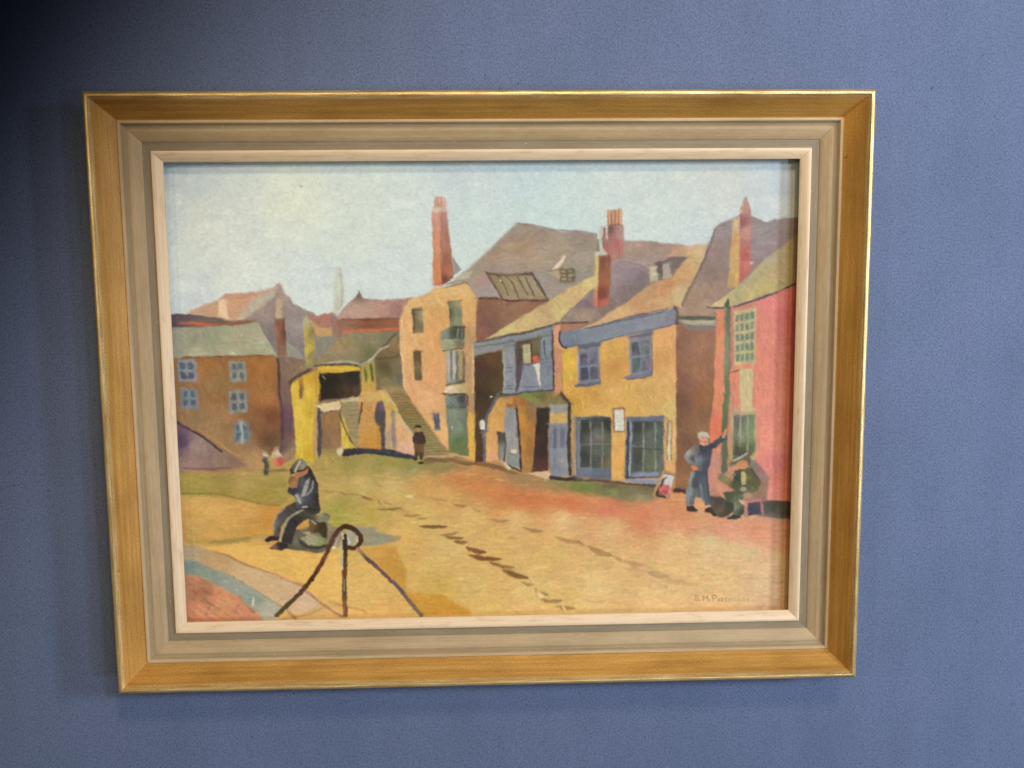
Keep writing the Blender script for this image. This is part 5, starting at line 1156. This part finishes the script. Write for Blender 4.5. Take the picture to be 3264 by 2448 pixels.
stroke(tM(1110, 1000, 1170, 1050, 1300, 1130), 90, [(tM(1150, 1080)[0], (112, 112, 66)), (tM(1250, 1080)[0], (78, 82, 50))], 'd', .18, 8, .9)
stroke(tM(1180, 1030, 1260, 960), 34, (120, 110, 70), 'd', .15, 6, .8)
poly(tM(1140, 960, 1170, 930, 1215, 945, 1220, 985, 1185, 1010, 1150, 990), (182, 118, 80), 'i', .12, 5)
blob(tM(1355, 855), 68, 54, (202, 136, 84), 'i', .10, 5)
stroke(tM(1310, 860, 1400, 875), 14, (172, 104, 66), soft=4, a=.6)
stroke(tM(1245, 805, 1320, 770, 1405, 728), 22, (148, 146, 136), 'd', .12, 5)
blob(tM(1410, 1212), 58, 34, (172, 124, 96), 'i', .12, 5)
blob(tM(1360, 1140), 36, 26, (134, 134, 104), soft=6)
stroke(tM(1320, 1270, 1350, 1300), 18, (196, 190, 150), soft=4)
poly(tM(1170, 1480, 1240, 1440, 1330, 1450, 1350, 1470, 1250, 1498, 1180, 1496), (48, 54, 50), 'h', .15, 5)
poly(tM(1090, 1430, 1180, 1400, 1200, 1440, 1120, 1470, 1060, 1470), (74, 66, 52), 'h', .15, 6)

# ---- old man on the stump
poly(tC(1560, 1100, 1440, 1170, 1340, 1260, 1300, 1380, 1305, 1500, 1370, 1530, 1400, 1380, 1490, 1290, 1640, 1200), [(tC(1400, 1230)[0], (76, 68, 62)), (tC(1310, 1400)[0], (104, 104, 92)), (tC(1360, 1430)[0], (62, 54, 50)), (tC(1530, 1150)[0], (72, 62, 58))], 'd', .2, 5)
poly(tC(1580, 1180, 1840, 1185, 1845, 1230, 1740, 1290, 1640, 1340, 1570, 1400, 1540, 1500, 1510, 1600, 1380, 1590, 1400, 1470, 1460, 1300), [(tC(1700, 1230)[0], (72, 66, 54)), (tC(1550, 1300)[0], (56, 50, 44)), (tC(1460, 1450)[0], (62, 54, 48)), (tC(1440, 1570)[0], (52, 46, 44)), (tC(1580, 1380)[0], (46, 44, 50))], 'd', .2, 5)
stroke(tC(1660, 1190, 1560, 1240, 1470, 1310, 1410, 1450, 1380, 1570), 22, (136, 132, 112), 'd', .15, 5, .85)
stroke(tC(1430, 1190, 1350, 1260, 1305, 1360, 1300, 1470), 14, (124, 122, 106), 'd', .15, 5, .7)
poly(tC(1690, 670, 1740, 720, 1790, 810, 1825, 890, 1832, 1080, 1850, 1210, 1740, 1250, 1640, 1200, 1560, 1190, 1570, 1100, 1530, 1030, 1465, 975, 1480, 930, 1560, 935, 1590, 820, 1690, 765),
     [(tC(1780, 850)[0], (40, 34, 34)), (tC(1800, 1050)[0], (44, 40, 42)), (tC(1640, 900)[0], (78, 84, 86)), (tC(1700, 1050)[0], (72, 72, 78)), (tC(1510, 980)[0], (46, 50, 62)), (tC(1600, 1050)[0], (96, 96, 100)), (tC(1750, 1180)[0], (52, 50, 42)), (tC(1700, 750)[0], (44, 38, 36)), (tC(1580, 950)[0], (60, 66, 68))], 'i', .18, 5)
stroke(tC(1700, 860, 1670, 950, 1650, 1020), 48, (140, 142, 134), 'd', .15, 6, .85)
stroke(tC(1765, 860, 1750, 950, 1690, 1020), 20, (124, 122, 120), 'd', .15, 5, .8)
stroke(tC(1720, 830, 1690, 900), 18, (112, 112, 114), 'd', .15, 5, .8)
stroke(tC(1570, 1030, 1610, 1110), 38, (138, 144, 146), 'd', .15, 6, .8)
stroke(tC(1480, 940, 1470, 985, 1530, 1030), 24, (36, 36, 46), 'd', .15, 4, .8)
stroke(tC(1640, 1170, 1680, 1160), 16, (168, 160, 140), soft=4)
stroke(tC(1560, 1190, 1700, 1190, 1830, 1190), 12, (40, 36, 32), 'h', .15, 4, .8)
poly(tC(1550, 770, 1640, 740, 1700, 695, 1700, 760, 1640, 800, 1560, 815), (172, 98, 62), 'i', .08, 5)
poly(tC(1460, 870, 1500, 790, 1560, 810, 1585, 840, 1570, 925, 1510, 945, 1480, 910), [(tC(1490, 840)[0], (120, 78, 50)), (tC(1540, 890)[0], (168, 106, 66))], 'i', .12, 5)
poly(tC(1495, 720, 1540, 640, 1590, 592, 1640, 596, 1680, 640, 1692, 700, 1640, 745, 1560, 760, 1510, 780), [(tC(1550, 660)[0], (90, 86, 50)), (tC(1620, 620)[0], (112, 108, 84)), (tC(1650, 670)[0], (120, 112, 90)), (tC(1510, 730)[0], (66, 58, 44))], 'd', .14, 5)
stroke(tC(1610, 625, 1580, 690, 1550, 750), 22, (180, 172, 148), 'd', .1, 5, .85)
stroke(tC(1580, 740, 1640, 735, 1690, 700), 22, (38, 32, 28), 'd', .1, 4)
stroke(tC(1500, 720, 1510, 770, 1545, 760), 14, (44, 38, 28), 'd', .1, 4)
poly(tC(1190, 1555, 1250, 1510, 1310, 1500, 1370, 1520, 1360, 1560, 1290, 1560, 1230, 1585), (44, 38, 46), 'h', .15, 4)
poly(tD(1240, 545, 1310, 500, 1350, 465, 1430, 475, 1475, 500, 1465, 540, 1380, 580, 1330, 565, 1270, 560), [(tD(1280, 545)[0], (112, 84, 68)), (tD(1400, 510)[0], (46, 38, 42))], 'h', .15, 4)

# ---- mooring post with its rope
blob(tQ(800, 790), 76, 100, (152, 134, 108), 'i', .12, 5)
stroke(tQ(770, 790, 790, 850), 24, (196, 186, 168), soft=4)
BR = [(tQ(200, 1450)[0], (88, 60, 38)), (tQ(450, 1080)[0], (100, 58, 40)), (tQ(600, 800)[0], (88, 62, 46)), (tQ(80, 1600)[0], (84, 66, 42)), (tQ(350, 1250)[0], (70, 42, 22)), (tQ(880, 800)[0], (72, 46, 32)), (tQ(780, 660)[0], (66, 42, 28))]
stroke(tQ(-60, 1700, 0, 1640, 150, 1500, 290, 1350, 420, 1150, 520, 970, 600, 790, 670, 690, 740, 655, 830, 680, 890, 740, 920, 820, 880, 890, 820, 915, 740, 890), 56, BR, 'd', .22, 4)
stroke(tQ(735, 760, 740, 900, 735, 1100, 728, 1350, 735, 1500, 742, 1700), 58, [(tQ(735, 900)[0], (62, 42, 26)), (tQ(735, 1200)[0], (96, 62, 38)), (tQ(728, 1400)[0], (88, 66, 42)), (tQ(740, 1600)[0], (116, 76, 48))], 'v', .28, 4)
stroke(tQ(690, 850, 695, 1000, 702, 1150), 24, (168, 152, 122), 'v', .2, 4, .9)
stroke(tQ(725, 1280, 728, 1420), 10, (176, 156, 124), 'v', .2, 3, .8)
stroke(tQ(710, 740, 715, 790), 26, (200, 178, 142), soft=3)
stroke(tQ(650, 790, 620, 900), 12, (176, 156, 128), 'd', .2, 3, .8)
blob(tQ(605, 905), 18, 16, (236, 214, 180), soft=3)
blob(tQ(878, 800), 12, 36, (188, 172, 140), soft=3)
stroke(tQ(745, 800, 750, 870), 14, (60, 40, 28), soft=3)
stroke(tQ(890, 915, 1000, 1040, 1100, 1120, 1240, 1260, 1340, 1350, 1430, 1460, 1530, 1580, 1640, 1700), 46, [(tQ(900, 930)[0], (150, 106, 84)), (tQ(1000, 1040)[0], (94, 70, 70)), (tQ(1200, 1230)[0], (104, 74, 68)), (tQ(1350, 1370)[0], (98, 78, 84)), (tQ(1550, 1600)[0], (110, 88, 72))], 'd', .15, 4)

dabs(9000, 6, 2.5, 5, 1.2, .5, .07)



PX0 = 0  # painted design complete
# ---- finishing: faint paint variation over everything, then write it onto the canvas mesh
img *= (1 + 0.022 * vnoise(2.2, 2.2, 77) + 0.016 * TEX['b'])[..., None]
for i in range(3):
    img[..., i] *= 1 + 0.016 * vnoise(3.5, 3.5, 80 + i)
def bristle(a, n, seed):
    """drag the wet paint a little: displace the design by fine noise"""
    dx = (vnoise(3, 3, seed) * n + vnoise(6, 2.4, seed + 1) * n * .7).round().astype(int)
    dy = (vnoise(3, 3, seed + 2) * n + vnoise(2.4, 6, seed + 3) * n * .7).round().astype(int)
    jj, ii = np.mgrid[0:NY, 0:NX]
    return a[np.clip(jj + dy, 0, NY - 1), np.clip(ii + dx, 0, NX - 1)]


img = .7 * img + .3 * bristle(img, 0.8, 301)
img = blur(img, (.12,))
img *= (1 + 0.05 * (vnoise(2.6, 2.2, 311) * .6 + vnoise(5, 4, 312) * .5))[..., None]
# ---- signature
def sg(*a):
    return [(2190 + a[i] / 9.217, 1870 + a[i + 1] / 9.217) for i in range(0, len(a), 2)]


GLYPH = [
    ((128, 104, 70), 1.0, [sg(335, 285, 290, 258, 240, 280, 255, 320, 310, 350, 335, 385, 290, 412, 215, 385), sg(370, 400, 385, 425),
                           sg(480, 420, 475, 340, 478, 270, 545, 345, 598, 270, 605, 350, 645, 435), sg(685, 390, 692, 412),
                           sg(770, 440, 755, 350, 742, 262, 820, 252, 862, 290, 830, 340, 765, 345)]),
    ((150, 124, 84), .85, [sg(895, 435, 925, 350, 965, 430), sg(900, 400, 955, 400), sg(1010, 440, 1010, 345, 1060, 350, 1050, 385, 1015, 392, 1075, 440),
                           sg(1175, 330, 1125, 320, 1110, 360, 1160, 390, 1155, 425, 1105, 425), sg(1245, 345, 1205, 385, 1240, 425, 1285, 400, 1265, 350, 1245, 345)]),
    ((156, 130, 92), .8, [sg(1325, 435, 1330, 345, 1430, 430, 1435, 340), sg(1490, 435, 1520, 345, 1570, 430), sg(1500, 400, 1555, 395),
                          sg(1690, 355, 1640, 345, 1615, 390, 1650, 435, 1690, 425, 1690, 390, 1660, 392), sg(1830, 345, 1765, 350, 1765, 430, 1850, 425), sg(1765, 390, 1820, 385),
                          sg(1945, 415, 1955, 425)]),
]
for c, a_, ls in GLYPH:
    for p in ls:
        stroke(p, 7.5, c, 'i', .05, 1.6, a_, 0, .15)

lum = img @ np.array([.25, .6, .15])
img = lum[..., None] + 0.98 * (img - lum[..., None])
GAIN = np.ones(3)
# the pigments themselves are what the photograph shows divided by the light that falls on them
gx, gy = (U - 1530) / 1000, (W - 1240) / 1000
LIT = np.array([[1.0117, 0.9885, 0.9738], [0.1573, 0.1876, 0.2314], [-0.1453, -0.1281, -0.1037], [-0.013, -0.0121, -0.0096], [-0.0945, -0.1081, -0.1286], [-0.0149, -0.0311, -0.0501]])
GB = np.stack([np.ones_like(gx), gx, gy, gx * gx, gx * gy, gy * gy], -1)
img = img / np.clip(GB @ LIT, 0.6, 2.0)
img = np.clip(img * GAIN, 0.001, 0.95)

m_can, nt, bs = mat("oil_paint_on_canvas")
at = nn(nt, 'ShaderNodeAttribute', attribute_name='paint')
nt.links.new(at.outputs['Color'], bs.inputs['Base Color'])
bs.inputs['Roughness'].default_value = 0.52
bs.inputs['Specular IOR Level'].default_value = 0.3
tc = nn(nt, 'ShaderNodeTexCoord')
hA = noise(nt, mapping(nt, tc.outputs['Object'], (1, 1, 1.3)), 420, 3, 0.6)
bump(nt, bs, hA, 0.22, 0.0004)

relief = 0.00003 * TEX['i'] + 0.00004 * TEX['b']
vx = PX * S
vz = -PY * S + ZC
vy = np.full_like(PX, -CANVAS_DEPTH * S) - relief
co = np.stack([vx - root.location[0], vy - root.location[1], vz - root.location[2]], -1).reshape(-1, 3).astype(np.float32)
idx = np.arange(NX * NY, dtype=np.int32).reshape(NY, NX)
f = np.stack([idx[:-1, :-1], idx[1:, :-1], idx[1:, 1:], idx[:-1, 1:]], -1).reshape(-1, 4)
me = bpy.data.meshes.new("canvas")
me.vertices.add(NX * NY)
me.vertices.foreach_set('co', co.ravel())
me.loops.add(f.size)
me.loops.foreach_set('vertex_index', f.ravel())
me.polygons.add(len(f))
me.polygons.foreach_set('loop_start', np.arange(0, f.size, 4, dtype=np.int32))
me.polygons.foreach_set('use_smooth', np.ones(len(f), bool))
me.update(calc_edges=True)
me.validate()
ca = me.color_attributes.new('paint', 'FLOAT_COLOR', 'POINT')
rgba = np.ones((NX * NY, 4), np.float32)
rgba[:, :3] = img.reshape(-1, 3)
ca.data.foreach_set('color', rgba.ravel())
me.materials.append(m_can)
canvas = bpy.data.objects.new("canvas", me)
sc.collection.objects.link(canvas)
canvas.parent = root
